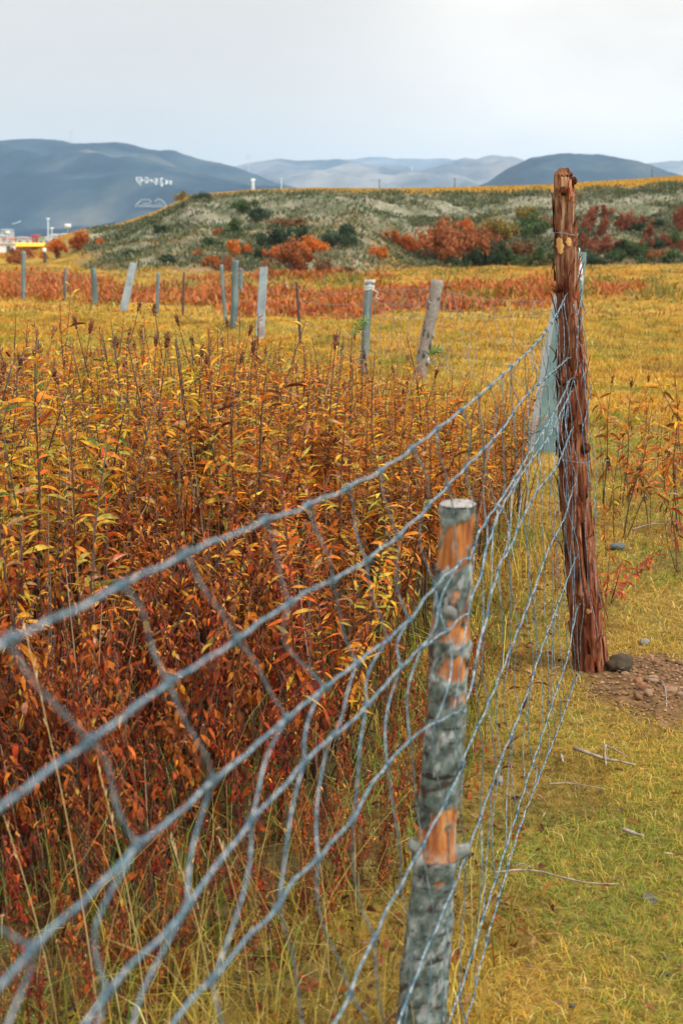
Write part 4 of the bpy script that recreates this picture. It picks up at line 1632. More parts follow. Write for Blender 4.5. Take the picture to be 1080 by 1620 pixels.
def grass_patch(name, X, Y, hmin, hmax, wmin, wmax, label, green=0., warm=0., lean=(.2, 1.1), cat='grass'):
    n = len(X)
    P = np.stack([X, Y, terrain(X, Y) - .004], -1)
    tall = fbm(X * 2.2, Y * 2.2, 457, 3)
    h = (hmin + (hmax - hmin) * rng.random(n) ** 1.6) * (.55 + .9 * tall)
    w = rng.uniform(wmin, wmax, n)
    az = rng.uniform(0, 2 * np.pi, n)
    c = grass_cols(X, Y, n, green, warm)
    tip = np.minimum(c * 1.25 + np.array([.05, .03, .0]), .70)
    me = blades(name, P, h, w, az, rng.uniform(lean[0], lean[1], n), c * .85, M['grass'], .30, tip)
    return tag(link(name, me), label, cat, kind='stuff')


def dirt_keep(X, Y, lo=.35):
    d = np.exp(-((X - DIRT.x) / .30) ** 2 - ((Y - DIRT.y) / .36) ** 2) + .4 * (fbm(X * 9, Y * 9, 61, 4) - .5)
    return d < lo + .15 * rng.random(len(X))


X, Y = scatter(2.0, 5.2, 17000, .5)
k = ~inpoly(X, Y) & dirt_keep(X, Y) & (rng.random(len(X)) < .45 + .55 * sstep(.10, .60, front_dist(X, Y) + .5 * (fbm(X * 3, Y * 3, 88, 3) - .5))); X, Y = X[k], Y[k]
grass_patch('grass', X, Y, .010, .040, .0016, .0030, 'short dry yellow and green turf in the foreground', .03, lean=(.5, 2.2))
X, Y = scatter(5.2, 11, 3800, .45)
k = (~inpoly(X, Y) | (rng.random(len(X)) < .4)) & dirt_keep(X, Y); X, Y = X[k], Y[k]
grass_patch('grass', X, Y, .014, .052, .0028, .0055, 'yellowing turf beyond the tall post', .0, .1, lean=(.4, 1.9))
X, Y = scatter(11, 26, 900, .4)
grass_patch('grass', X, Y, .035, .11, .006, .012, 'golden meadow grass before the far fence', -.08, .6, lean=(.3, 1.6))
X, Y = scatter(26, 72, 90, .38)
grass_patch('grass', X, Y, .05, .14, .015, .035, 'golden meadow grass at the foot of the bank', -.06, .5, lean=(.3, 1.6))
# golden top of the bank
X, Y = scatter(Y_EDGE - 1, Y_PLAT + 12, 24)
grass_patch('grass', X, Y, .07, .18, .04, .08, 'golden grass along the crest of the bank', -.2, .8)
# long grass under and before the thicket
X, Y = scatter(1.7, 7.5, 1700)
fdist = front_dist(X, Y)
ins = inpoly(X, Y)
fx = FA + FB * Y
k = (ins & (rng.random(len(X)) < .55)) | ((~ins) & (X < fx + .05) & ((fdist < .30) | (Y < 2.9)) & (rng.random(len(X)) < .55))
X, Y = X[k], Y[k]
grass_patch('grass', X, Y, .06, .26, .0022, .0045, 'longer green and straw grass along the foot of the thicket', .09, lean=(.2, 1.3))

# long arching stalks in front of the thicket, bottom left
ms = MB()
for i in range(230):
    y = R.uniform(1.5, 3.3)
    x = FA + FB * y + R.uniform(-.75, .03) * (y / 2.2)
    if abs(x / y) > .36: continue
    h = R.uniform(.18, .52) * (1 if x < .05 else .6)
    a = R.uniform(0, 6.28); ln = R.uniform(.1, .55) * h
    b = Vector((x, y, tz(x, y)))
    pts = [b + Vector((math.cos(a) * ln * f * f, math.sin(a) * ln * f * f, h * (f - .18 * f * f * R.uniform(.3, 1)))) for f in np.linspace(0, 1, 7)]
    col = R.choice([(.50, .36, .10), (.42, .28, .06), (.55, .43, .18), (.30, .30, .06), (.38, .22, .05)])
    ms.tube(pts, [.0015 * (1 - .75 * i / 6) for i in range(7)], 4, col)
tag(ms.build('straw_stalks', M['grass']), 'thin arching straw stalks rising before the thicket at bottom left', 'grass', kind='stuff')
for (bx, by, tx_, ty_, lab) in ((236, 1650, 155, 1213, 'long pale straw stalk leaning left across the dark red weeds'), (95, 1650, 5, 1290, 'bent straw stalk at the bottom left corner'), (345, 1640, 270, 1330, 'thin straw stalk right of the long pale one'),
                               (160, 1640, 40, 1000, 'tall faint straw stalk at the left edge of the mesh'), (395, 1590, 350, 1340, 'short straw stalk before the foot of the thicket')):
    b = G(bx, by); t = at_y(tx_, ty_, b.y - .08)
    n = 12
    pts = [b.lerp(t, i / n) + Vector((.012 * math.sin(i / n * 3.1), 0, 0)) for i in range(n + 1)]
    m2 = MB(); m2.tube(pts, [.0019 * (1 - .05 * i) for i in range(n + 1)], 5, (.56, .42, .20))
    o = empty('straw_stalk', b); tag(o, lab, 'grass stalk', 'straw stalks in the foreground')
    child(m2, 'stem', M['grass'], o)
    m3 = MB()
    for q in range(9):
        c = pts[-1].lerp(pts[-4], q / 9)
        add_leaf(m3, c, (t - b).normalized() + Vector((R.uniform(-.25, .25), R.uniform(-.25, .25), 0)), .022, .0035, (.60, .47, .26), .05, .1, R)
    child(m3, 'ear', M['grass'], o)
# fallen leaf litter on the turf
ml = MB()
for i in range(520):
    y = math.sqrt(R.uniform(2.0 ** 2, 8 ** 2)); x = R.uniform(-.05, .29) * y
    add_leaf(ml, Vector((x, y, tz(x, y) + R.uniform(.012, .028))), Vector((R.uniform(-1, 1), R.uniform(-1, 1), R.uniform(-.15, .2))), R.uniform(.014, .04), R.uniform(.004, .010), R.choice([(.30, .19, .12), (.22, .10, .05), (.46, .36, .25), (.12, .08, .06), (.35, .14, .04)]), .1, .2, R)
for i in range(5200):
    y = R.uniform(2.0, 7.5); x = R.uniform(-.34, .16) * y
    dd_ = float(front_dist(np.array([x]), np.array([y]))[0])
    if dd_ > .65 or R.random() < dd_: continue
    add_leaf(ml, Vector((x, y, tz(x, y) + R.uniform(.004, .04))), Vector((R.uniform(-1, 1), R.uniform(-1, 1), R.uniform(-.3, .5))), R.uniform(.02, .055), R.uniform(.006, .016), R.choice([(.20, .06, .03), (.12, .045, .025), (.26, .10, .03), (.33, .20, .10), (.08, .04, .03), (.30, .08, .02)]), R.uniform(.1, .9), .25, R)
tag(ml.build('leaf_litter', M['leaf']), 'scattered brown dead leaves and chips lying on the turf', 'leaf litter', kind='stuff')

# orange brush on the meadow
def brush(name, label, n, test, cols):
    Yb = np.sqrt(rng.uniform(26 ** 2, 60 ** 2, n)); Xb = rng.uniform(-.31, .31, n) * Yb
    px = 540 + 2290 * Xb / Yb
    k = test(px, Yb, Xb)
    Xb, Yb = Xb[k], Yb[k]
    m = 44
    X = np.repeat(Xb, m) + rng.normal(0, .22, len(Xb) * m); Y = np.repeat(Yb, m) + rng.normal(0, .22, len(Xb) * m)
    n2 = len(X)
    P = np.stack([X, Y, terrain(X, Y) - .02], -1)
    hc = np.repeat(rng.uniform(.22, .62, len(Xb)) * (.5 + fbm(Xb * .5, Yb * .4, 655, 3)), m)
    h = hc * rng.uniform(.4, 1.1, n2)
    # leaves spread up the stems
    P[:, 2] += hc * rng.uniform(0, .6, n2) * .7
    c = np.array(cols)[rng.integers(0, len(cols), n2)] * rng.uniform(.6, 1.3, (n2, 1))
    me = blades(name, P, h * .36, rng.uniform(.03, .065, n2), rng.uniform(0, 6.28, n2), rng.uniform(.3, 1.6, n2), c, M['grass'], .3, c * 1.15)
    tag(link(name, me), label, 'brush', kind='stuff')


def band(px, Y, X):
    # lines of the brush in the picture
    lo = np.interp(px, [-100, 0, 130, 290, 330, 420, 560, 620, 700, 860, 870, 1000, 1100], [34, 34, 31, 29.5, 27.5, 26.5, 26.5, 28, 29, 29, 30, 34, 34])
    hi = np.interp(px, [-100, 0, 130, 250, 300, 420, 600, 650, 760, 860, 1000, 1100], [52, 50, 46, 37, 44, 50, 50, 44, 44, 42, 39, 39])
    nz = fbm(X * .35, Y * .22, 611, 3)
    return (Y > lo) & (Y < hi) & (nz > np.where(px > 880, .60, .44)) & ~((px > 175) & (px < 285) & (Y > 36))


brush('orange_brush', 'low orange brush in a band across the meadow behind the far fence', 4200, band, [(.42, .12, .03), (.46, .16, .035), (.38, .11, .035), (.36, .16, .04), (.34, .20, .045)])
brush('olive_brush', 'low olive yellow brush dotted between the orange brush on the meadow', 900, lambda px, Y, X: (fbm(X * .4, Y * .3, 633, 3) > .60) & (Y > 29) & (Y < 56), [(.26, .22, .04), (.34, .24, .04), (.16, .17, .045)])

# ------------------------------------------------------------------ bushes on the bank
def bush_proto(R, nl=2300):
    cr, st = MB(), MB()
    lobes = []
    for k in range(R.randint(10, 15)):
        a = R.uniform(0, 6.28); rr = R.uniform(0, .88)
        lobes.append((Vector((rr * math.cos(a), rr * math.sin(a) * .8, R.uniform(.12, .78 - .35 * rr))), R.uniform(.13, .34)))
    for k in range(nl):
        c, r = R.choice(lobes)
        d = Vector((R.gauss(0, 1), R.gauss(0, 1), R.gauss(0, 1))).normalized()
        p = c + d * r * (R.random() ** .45)
        if p.z < .02: p.z = R.uniform(.02, .15)
        s = R.uniform(.024, .060)
        n = (d + Vector((R.gauss(0, .7), R.gauss(0, .7), R.gauss(0, .7)))).normalized()
        a = n.orthogonal().normalized(); b = n.cross(a)
        an = R.uniform(0, 6.28)
        a, b = a * math.cos(an) + b * math.sin(an), b * math.cos(an) - a * math.sin(an)
        g = R.uniform(.55, 1.35)
        cr.add([p - a * s, p + b * s * .6, p + a * s, p - b * s * .6], [(0, 1, 2, 3)], (g, g * R.uniform(.85, 1.15), g * R.uniform(.8, 1.2)))
    for (c, r) in lobes:
        st.tube([Vector((c.x * .2, c.y * .2, -.05)), Vector((c.x * .5, c.y * .5, c.z * .45)), c], [.018, .012, .005], 5)
    return cr.mesh('crown', M['bush'], False), st.mesh('stem', M['bark_twig'])


RB = random.Random(77)
BUSH = [bush_proto(RB) for i in range(7)]
BC = {'orange': (.46, .13, .030), 'bright orange': (.56, .17, .026), 'rust': (.30, .105, .038), 'red': (.25, .082, .042), 'brown': (.19, .10, .042), 'olive': (.22, .165, .040), 'green': (.070, .115, .042), 'dark green': (.040, .070, .036)}
BL = [(128, 393, 42, 28, 'orange'), (91, 409, 34, 26, 'orange'), (33, 417, 38, 24, 'rust'), (160, 388, 12, 11, 'orange'),
      (345, 371, 14, 12, 'orange'), (314, 407, 13, 12, 'orange'), (372, 405, 30, 28, 'bright orange'), (335, 421, 28, 18, 'orange'), (360, 429, 36, 22, 'rust'), (391, 401, 16, 15, 'orange'), (435, 409, 30, 22, 'orange'),
      (492, 402, 44, 26, 'bright orange'), (462, 438, 64, 48, 'rust'), (511, 434, 22, 28, 'brown'), (484, 414, 18, 16, 'orange'),
      (384, 333, 36, 20, 'green'), (406, 350, 36, 20, 'dark green'), (370, 372, 36, 22, 'green'), (291, 317, 24, 13, 'olive'), (320, 317, 26, 13, 'dark green'), (254, 367, 26, 14, 'dark green'), (206, 409, 30, 15, 'dark green'), (268, 416, 32, 13, 'dark green'),
      (432, 393, 52, 30, 'dark green'), (470, 394, 40, 34, 'dark green'), (447, 364, 84, 18, 'brown'), (543, 392, 62, 30, 'dark green'), (330, 395, 40, 20, 'green'), (548, 436, 30, 12, 'dark green'), (410, 412, 28, 18, 'dark green'),  # first dark green pair stands in for the shaded cavity under an eroded overhang
      (622, 389, 30, 22, 'orange'), (646, 399, 28, 27, 'orange'), (598, 409, 28, 20, 'bright orange'), (700, 416, 66, 54, 'rust'), (738, 416, 62, 60, 'rust'), (768, 408, 50, 44, 'rust'), (686, 402, 34, 30, 'orange'), (755, 422, 40, 30, 'dark green'), (715, 424, 44, 22, 'dark green'), (738, 367, 28, 18, 'orange'), (785, 380, 60, 34, 'olive'), (778, 419, 40, 40, 'dark green'),
      (833, 350, 30, 24, 'olive'), (857, 357, 24, 15, 'red'), (845, 374, 50, 30, 'green'), (824, 413, 50, 34, 'brown'), (856, 419, 40, 24, 'green'), (800, 420, 40, 22, 'green'),
      (952, 346, 24, 19, 'red'), (934, 373, 34, 34, 'red'), (949, 374, 14, 14, 'red'), (918, 377, 18, 18, 'green'), (990, 366, 28, 32, 'red'), (1016, 360, 26, 16, 'red'), (1010, 370, 26, 20, 'dark green'), (1042, 364, 24, 16, 'dark green'),
      (1027, 384, 18, 24, 'red'), (1075, 366, 20, 42, 'red'), (922, 397, 28, 24, 'red'), (963, 400, 36, 24, 'red'), (942, 394, 20, 18, 'red'), (1021, 393, 18, 16, 'red'), (1050, 390, 24, 20, 'red'), (1067, 390, 26, 26, 'green'),
      (1036, 394, 28, 20, 'dark green'), (1077, 402, 26, 20, 'red'), (1005, 410, 38, 28, 'green'), (1038, 413, 30, 20, 'rust'), (973, 413, 34, 18, 'green'), (940, 419, 52, 20, 'dark green'), (1015, 416, 28, 12, 'green'), (1063, 415, 38, 22, 'green'), (985, 398, 26, 18, 'dark green')]
ORD = ['leftmost', 'second', 'third', 'fourth', 'fifth', 'sixth', 'seventh', 'eighth', 'ninth', 'tenth', 'eleventh', 'twelfth', 'thirteenth', 'fourteenth', 'fifteenth', 'sixteenth', 'seventeenth']
seen_c = {}
for (px, py, w, h, cname) in sorted(BL):
    b = GH(px, py)
    d = b.length
    sc = w / F_PX * b.y / 1.15
    sz = h / F_PX * b.y / .72
    o = empty('bush', b - Vector((0, 0, .03)))
    o.rotation_euler = (0, 0, RB.uniform(0, 6.28))
    o.scale = (sc, sc, sz)
    i = seen_c.get(cname, 0); seen_c[cname] = i + 1
    where = 'left of the tall red post' if px < 880 else 'right of the tall red post'
    lab = ('leftmost of the %s bushes on the far bank' % cname) if i == 0 else ('%s from left of the %s bushes on the bank' % (ORD[min(i, 16)], cname))
    tag(o, lab, 'bush', '%s bushes on the bank' % cname)
    cr, stm = RB.choice(BUSH)
    c = link('crown', cr, o)
    j = RB.uniform(.85, 1.15)
    c.color = (BC[cname][0] * j, BC[cname][1] * j, BC[cname][2] * j, 1)
    link('stem', stm, o)


# dwarf scrub on the face of the bank
def scrub():
    n = 26000
    px = rng.uniform(140, 1180, n)
    Y = rng.uniform(56, Y_EDGE - .5, n)
    X = (px - 540) / 2304 * Y
    he = tab(EDGE_H, px); foot = tab(FOOT, px)
    nz = fbm(X * .45, Y * .9, 701, 4)
    right = sstep(560, 640, px)
    bare = np.exp(-((px - 545) / 60) ** 2) * .12
    k = (Y > foot) & (nz + rng.normal(0, .02, n) > .652 - .045 * right + bare) & (he > 1.2)
    X, Y = X[k], Y[k]
    ex = [GH(185 + (145 * f), float(np.interp(185 + 145 * f, [185, 240, 300, 330], [377, 352, 319, 313])) + RB.uniform(-1, 3)) for f in np.linspace(0, 1, 170)]
    X = np.concatenate([X, [e.x for e in ex]]); Y = np.concatenate([Y, [e.y for e in ex]])
    fx2 = rng.uniform(150, 1180, 2600); fy2 = rng.uniform(57, Y_EDGE - 1, 2600); fX = (fx2 - 540) / 2304 * fy2
    fk2 = (tab(EDGE_H, fx2) > 1.2) & (fy2 > tab(FOOT, fx2))
    X = np.concatenate([X, fX[fk2]]); Y = np.concatenate([Y, fy2[fk2]])
    m = 12
    XX = np.repeat(X, m) + rng.normal(0, .30, len(X) * m); YY = np.repeat(Y, m) + rng.normal(0, .18, len(X) * m)
    n2 = len(XX)
    P = np.stack([XX, YY, terrain(XX, YY) - .02 + rng.uniform(0, .22, n2)], -1)
    cl = np.array([(.080, .110, .055), (.115, .140, .070), (.14, .12, .07), (.075, .10, .055), (.18, .17, .09)])[np.repeat(rng.integers(0, 5, len(X)), m)]
    c = cl * rng.uniform(.6, 1.4, (n2, 1))
    me = blades('dwarf_scrub', P, rng.uniform(.06, .20, n2), rng.uniform(.05, .10, n2), rng.uniform(0, 6.28, n2), rng.uniform(.2, 1.2, n2), c, M['grass'], .3, c * 1.1)
    tag(link('dwarf_scrub', me), 'dark dwarf scrub tufts dotted over the pale face of the bank', 'scrub', kind='stuff')


scrub()

# ------------------------------------------------------------------ stones, twigs, clods on the turf
def rock(name, px, py, w, h, col, label, group, R, flat=None, sink=.3, mat='stone', Y=None, lumpy=.6):
    b = G(px, py)
    s = w / F_PX * b.length / 2
    hh = h / F_PX * b.length / 2
    import bmesh
    bm = bmesh.new()
    bmesh.ops.create_icosphere(bm, subdivisions=4 if w > 30 else 3, radius=1)
    sd = R.randint(0, 9999)
    for v in bm.verts:
        d = v.co.normalized()
        f = 1 + lumpy * (float(fbm(np.array([d.x * 1.7 + d.z]), np.array([d.y * 1.7 - d.z]), sd, 5)[0]) - .5)
        # facets
        v.co = d * f
    for k in range(7):
        n = Vector((R.gauss(0, 1), R.gauss(0, 1), R.gauss(0, .8))).normalized(); lim = R.uniform(.62, .88)
        for v in bm.verts:
            q = v.co.dot(n)
            if q > lim: v.co -= n * (q - lim)
    for v in bm.verts:
        v.co = Vector((v.co.x * s, v.co.y * s * R.uniform(.98, 1.02) * .9, v.co.z * hh))
    me = bpy.data.meshes.new(name); bm.to_mesh(me); bm.free()
    me.materials.append(M[mat])
    ca = me.color_attributes.new('Col', 'FLOAT_COLOR', 'POINT')
    ca.data.foreach_set('color', list((*col, 1)) * len(me.vertices))
    me.polygons.foreach_set('use_smooth', [True] * len(me.polygons))
    o = link(name, me, loc=(b.x, b.y, tz(b.x, b.y) + hh * (1 - 2 * sink)))
    o.rotation_euler = (R.uniform(-.15, .15), R.uniform(-.15, .15), R.uniform(0, 3.14))
    tag(o, label, 'stone', group)
    return o


RS = random.Random(9)
SC = [(.24, .118, .055), (.28, .15, .08), (.19, .09, .042), (.24, .15, .09), (.16, .09, .05)]
BIG = [(1031, 1090, 26, 14, 'broad flat reddish stone at the top of the dug soil heap'), (1008, 1094, 18, 16, 'rounded orange stone at the left of the dug soil heap'), (1015, 1103, 20, 14, 'tilted rusty stone leaning on the heap below the rounded orange one'),
       (1009, 1116, 20, 17, 'blocky orange brown stone low on the left of the soil heap'), (1024, 1114, 18, 14, 'second blocky brown stone beside the orange brown one'), (1035, 1064, 16, 12, 'grey brown stone at the far edge of the soil heap'),
       (1028, 1052, 14, 13, 'small grey stone sticking up above the soil heap'), (1012, 1078, 10, 6, 'small flat stone at the near left edge of the soil heap'), (988, 1078, 14, 6, 'flat reddish stone just below the dark clod'),
       (1073, 1060, 14, 12, 'rusty stone at the right edge behind the soil heap'), (1060, 1107, 22, 10, 'long brown stone in the middle of the soil heap'), (1076, 1118, 18, 10, 'brown stone of the heap at the right edge of the photo')]
for (px, py, w, h, lab) in BIG:
    rock('stone', px, py, w, h, RS.choice(SC), lab, 'stones of the dug soil heap', RS, sink=.32)
for i in range(60):
    px = RS.uniform(985, 1120); py = RS.uniform(1062, 1150)
    if (px - 985) < (py - 1090) * .9 + 12: continue
    w = RS.uniform(3, 11)
    rock('stone', px, py, w, w * RS.uniform(.45, .8), RS.choice(SC), 'small reddish stone chip lying in the dug soil heap', 'small stones of the dug soil heap', RS, sink=.38)
mc = MB()
for i in range(1500):
    x = DIRT.x + RS.gauss(0, .20); y = DIRT.y + RS.gauss(0, .24)
    if float(np.exp(-((x - DIRT.x) / .30) ** 2 - ((y - DIRT.y) / .36) ** 2)) < RS.uniform(.15, .5): continue
    r = RS.uniform(.002, .008); c = Vector((x, y, tz(x, y) + r * .3))
    vs = [c + Vector((math.cos(a) * r * RS.uniform(.7, 1.3), math.sin(a) * r * RS.uniform(.7, 1.3), RS.uniform(-.3, .3) * r)) for a in (0, 1.26, 2.5, 3.77, 5.0)] + [c + Vector((0, 0, r * RS.uniform(.5, .9))), c - Vector((0, 0, r))]
    g = RS.uniform(.5, 1.35); cc_ = RS.choice(SC)
    mc.add(vs, [(k, (k + 1) % 5, 5) for k in range(5)] + [((k + 1) % 5, k, 6) for k in range(5)], tuple(g * q for q in cc_))
tag(mc.build('soil_crumbs', M['stone'], smooth=False), 'loose crumbs of reddish brown soil on the dug heap', 'soil', kind='stuff')
rock('stone', 1018, 1028, 20, 13, (.20, .20, .20), 'grey angular stone behind the soil heap', None, RS, sink=.2)
rock('stone', 975, 868, 32, 15, (.085, .105, .11), 'dark blue grey rock on the turf right of the tall red post', None, RS, sink=.2)
rock('stone', 1020, 792, 10, 9, (.06, .06, .06), 'small black stone among the right hand weeds', None, RS, sink=.2)
rock('stone', 790, 1240, 18, 22, (.19, .19, .175), 'pale grey stone in the grass under the mesh', None, RS, sink=.3)
rock('stone', 1036, 728, 0 + 12, 7, (.10, .11, .10), 'small dark stone lying in the meadow behind the right hand weeds', None, RS, sink=.3)
o = rock('hollow_clod', 980, 1070, 48, 36, (.050, .034, .020), 'dark clod standing in for the shaded hollow beside the foot of the red post', None, RS, sink=.36, lumpy=.6)  # dark lump takes the place of the shadowed hollow in the mound
o['category'] = 'clod'
for (px, py, w, h, lab) in ((1053, 1515, 14, 10, 'small dark clod of dung in the lower right turf'), (905, 1588, 13, 9, 'dark pebble near the bottom edge of the turf'), (1050, 1540, 16, 8, 'flat dark clod just below the small dung clod'), (1030, 1424, 36, 10, 'low dark patch of dung in the right hand turf'),
                            (1067, 1300, 7, 8, 'tiny dark green pebble near the right edge')):
    o = rock('clod', px, py, w, h, (.09, .08, .07), lab, 'dark clods on the turf', RS, sink=.25)
    o['category'] = 'clod'


def ground_twig(pix, r, label, lift=.012, forks=()):
    pts = []
    for (px, py) in pix:
        p = G(px, py); p.z = tz(p.x, p.y) + lift
        pts.append(p)
    pts = smooth_path(pts, 5)
    mb = MB()
    n = len(pts)
    mb.tube(pts, [r * (1.1 - .6 * i / n) * RS.uniform(.85, 1.15) for i in range(n)], 7, jitter=.15)
    for f in forks:
        q = [G(*a) for a in f]
        for p in q: p.z = tz(p.x, p.y) + lift + .006
        q = smooth_path(q, 4)
        mb.tube(q, [r * .6 * (1.1 - .6 * i / len(q)) for i in range(len(q))], 6, jitter=.15)
    tag(mb.build('twig', M['twig']), label, 'twig', 'dead twigs lying on the turf')


ground_twig([(908, 1194), (930, 1202), (955, 1211), (975, 1214), (1004, 1221)], .0052, 'thick bleached twig lying on the turf below the soil heap', .022)
ground_twig([(957, 1193), (956, 1207), (958, 1226)], .0036, 'short bleached twig crossing the thick one', .03)
ground_twig([(957, 1190), (975, 1198), (990, 1207)], .0032, 'thin grey twig just above the thick bleached one', .022)
ground_twig([(780, 1393), (820, 1389), (850, 1391), (880, 1398), (930, 1409), (980, 1411)], .0026, 'long thin wavy twig on the lower turf', .022, forks=[[(838, 1389), (825, 1383), (812, 1388)]])
ground_twig([(868, 1250), (900, 1249), (930, 1254), (958, 1260)], .0022, 'faint thin twig on the turf below the bleached ones', .02)
ground_twig([(985, 1326), (1000, 1332), (1018, 1337)], .0055, 'stubby red brown stick on the right hand turf', .02)
ground_twig([(1023, 1108), (1040, 1113), (1050, 1124), (1053, 1150)], .0022, 'thin pale root sticking out of the soil heap', .05)
ground_twig([(1000, 845), (1030, 838), (1055, 838), (1078, 842)], .0035, 'thin dead branch on the turf behind the dark rock', .03)
ground_twig([(887, 1205), (890, 1216)], .0045, 'tiny pale stick left of the bleached twigs', .022)

# ------------------------------------------------------------------ town, masts, hut
TY = 620


def house(px0, px1, py_top, col, roof, label, Y=TY, depth=9, zb=-24):
    a = at_y(px0, py_top, Y); b = at_y(px1, py_top, Y)
    w = b.x - a.x
    o = empty('house', ((a.x + b.x) / 2, Y + depth / 2, zb)); tag(o, label, 'house', 'houses of the town')
    zt = a.z - w * .10
    mb = MB(); mb.box(((a.x + b.x) / 2, Y + depth / 2, (zb + zt) / 2), (w, depth, zt - zb), col)
    child(mb, 'wall', M['paint'], o, False)
    mb = MB()
    e = .5
    vs = [(a.x - e, Y - e, zt + .02), (b.x + e, Y - e, zt + .02), (b.x + e, Y + depth + e, zt + .02), (a.x - e, Y + depth + e, zt + .02), (a.x + w * .12, Y + depth / 2, a.z + .02), (b.x - w * .12, Y + depth / 2, a.z + .02)]
    mb.add(vs, [(0, 1, 5, 4), (1, 2, 5), (2, 3, 4, 5), (3, 0, 4), (3, 2, 1, 0)], roof)
    child(mb, 'roof', M['paint'], o, False)
    k = max(1, int(w / 4))
    for i in range(k):
        m2 = MB(); m2.box((a.x + w * (i + .5) / k, Y - .03, zt - 1.9), (1.2, .1, 1.5), (.12, .15, .19))
        child(m2, 'window', M['paint'], o, False)


house(-14, 6, 371, (.62, .55, .55), (.30, .36, .42), 'pale house with a grey roof at the left edge of the town')
house(5, 24, 375, (.66, .50, .46), (.45, .18, .13), 'pinkish house with a red roof in the town on the left')
house(26, 36, 374, (.60, .56, .58), (.42, .45, .5), 'narrow pale lilac house beside the red roofed one')
house(36, 50, 375, (.62, .60, .64), (.46, .22, .18), 'pale house with a dull red roof left of the bright red one')
house(50, 58, 371, (.62, .035, .03), (.55, .04, .04), 'bright red narrow building in the town')
house(60, 69, 375, (.45, .58, .35), (.20, .45, .10), 'house with a bright green roof in the town')
house(70, 77, 374, (.78, .8, .8), (.75, .78, .8), 'small white building right of the green roof')
house(78, 92, 370, (.62, .62, .60), (.52, .55, .58), 'long pale building at the right of the town')
house(95, 103, 369, (.70, .66, .66), (.6, .58, .6), 'last small pale building at the right end of the town')
house(0, 16, 362, (.35, .40, .45), (.28, .34, .40), 'grey blue hall behind the left end of the town', Y=760)


def mast(px, py0, py1, Y, r, label, name='mast', mat='concrete', head=None, arms=0):
    b = at_y(px, py0, Y); t = at_y(px, py1, Y)
    o = empty(name, b); tag(o, label, 'mast', 'masts and poles in the distance')
    mb = MB(); mb.tube([b - Vector((0, 0, 3 if Y > 300 else .3)), b, b.lerp(t, .5), t], [r, r, r * .8, r * .5], 6, (1.1, 1.15, 1.2))
    child(mb, 'pole', M[mat], o)
    if head:
        m2 = MB(); m2.box((t.x, t.y, t.z - head * .3), (head * 1.6, head * .6, head), (1.3, 1.3, 1.3)); child(m2, 'lamp_head', M['white'], o)
    for k in range(arms):
        m2 = MB(); L = (t.z - b.z) * .10 * (1 + .5 * k)
        m2.box((t.x, t.y, t.z - (t.z - b.z) * (.08 + .14 * k)), (L * 2, r, r), (1, 1, 1)); child(m2, 'cross_arm', M[mat], o)


mast(76, 384, 345, TY - 20, .42, 'tallest pale floodlight mast rising from the town', head=.8)
mast(82, 384, 360, TY - 10, .35, 'shorter pale mast just right of the tallest one in the town', head=.8)
mast(107, 384, 355, TY - 10, .16, 'thin lamp mast with a white head at the right end of the town', head=1.6)
mast(12, 380, 366, TY - 30, .3, 'short white mast over the left end of the town', head=1.2)
mast(112, 226, 205, 2700, .8, 'faint thin mast on the highest ridge of the left mountain', arms=2)
mast(393, 272, 243, 2700, .9, 'faint thin mast where the left mountain meets the far range', arms=2)
mast(651, 274, 262, 3600, 1.8, 'pale tower on the hazy foothills right of centre')
mast(400, 306, 283, 130, .20, 'white marker pillar on the crest of the bank', head=.24)
mast(445, 304, 281, 131, .07, 'thin pale pole on the crest right of the white pillar', arms=1)
mast(600, 302, 283, 134, .045, 'thin dark pole on the crest of the bank in the middle', mat='rod', arms=1)
mast(719, 301, 281, 134, .045, 'thin dark pole on the crest left of the dark hill', mat='rod', arms=1)
mast(1031, 287, 267, 134, .05, 'thin dark pole on the crest right of the tall red post', mat='rod', arms=1)

b = GH(4, 401); Yh = b.y
o = empty('hut', b); tag(o, 'small white hut with a dark green door at the left edge of the meadow', 'hut')
zt = at_y(0, 386, Yh).z
x0, x1 = at_y(-22, 400, Yh).x, at_y(19, 400, Yh).x
mb = MB(); mb.box(((x0 + x1) / 2, Yh + .7, (b.z - .3 + zt) / 2), (x1 - x0, 1.4, zt - b.z + .3), (.78, .78, .8)); child(mb, 'wall', M['paint'], o, False)
mb = MB(); dx0, dx1 = at_y(11, 400, Yh).x, at_y(17, 400, Yh).x
mb.box(((dx0 + dx1) / 2, Yh - .02, b.z + (zt - b.z) * .42), (dx1 - dx0, .06, (zt - b.z) * .8), (.05, .13, .10)); child(mb, 'door', M['paint'], o, False)
mb = MB(); mb.box(((x0 + x1) / 2, Yh + .7, zt + .05), (x1 - x0 + .2, 1.6, .1), (.5, .5, .52)); child(mb, 'roof', M['paint'], o, False)
Ys = Yh + 6
o = empty('shelter', at_y(40, 396, Ys)); tag(o, 'long low shelter with a bright yellow roof right of the white hut', 'shelter')
x0, x1 = at_y(11, 388, Ys).x, at_y(69, 388, Ys).x; z1, z0 = at_y(40, 384, Ys).z, at_y(40, 389, Ys).z
mb = MB()
vs = [(x0, Ys, z0), (x1, Ys, z0 + .02), (x1 - .15, Ys + 1.6, z1), (x0 + .15, Ys + 1.6, z1 + .03), (x0, Ys, z0 - .06), (x1, Ys, z0 - .04), (x1 - .15, Ys + 1.6, z1 - .06), (x0 + .15, Ys + 1.6, z1 - .03)]
mb.add(vs, [(0, 1, 2, 3), (7, 6, 5, 4), (0, 4, 5, 1), (1, 5, 6, 2), (2, 6, 7, 3), (3, 7, 4, 0)], (.80, .50, .02)); child(mb, 'roof', M['paint'], o, False)
mb = MB(); g = tz(x0, Ys) - .2
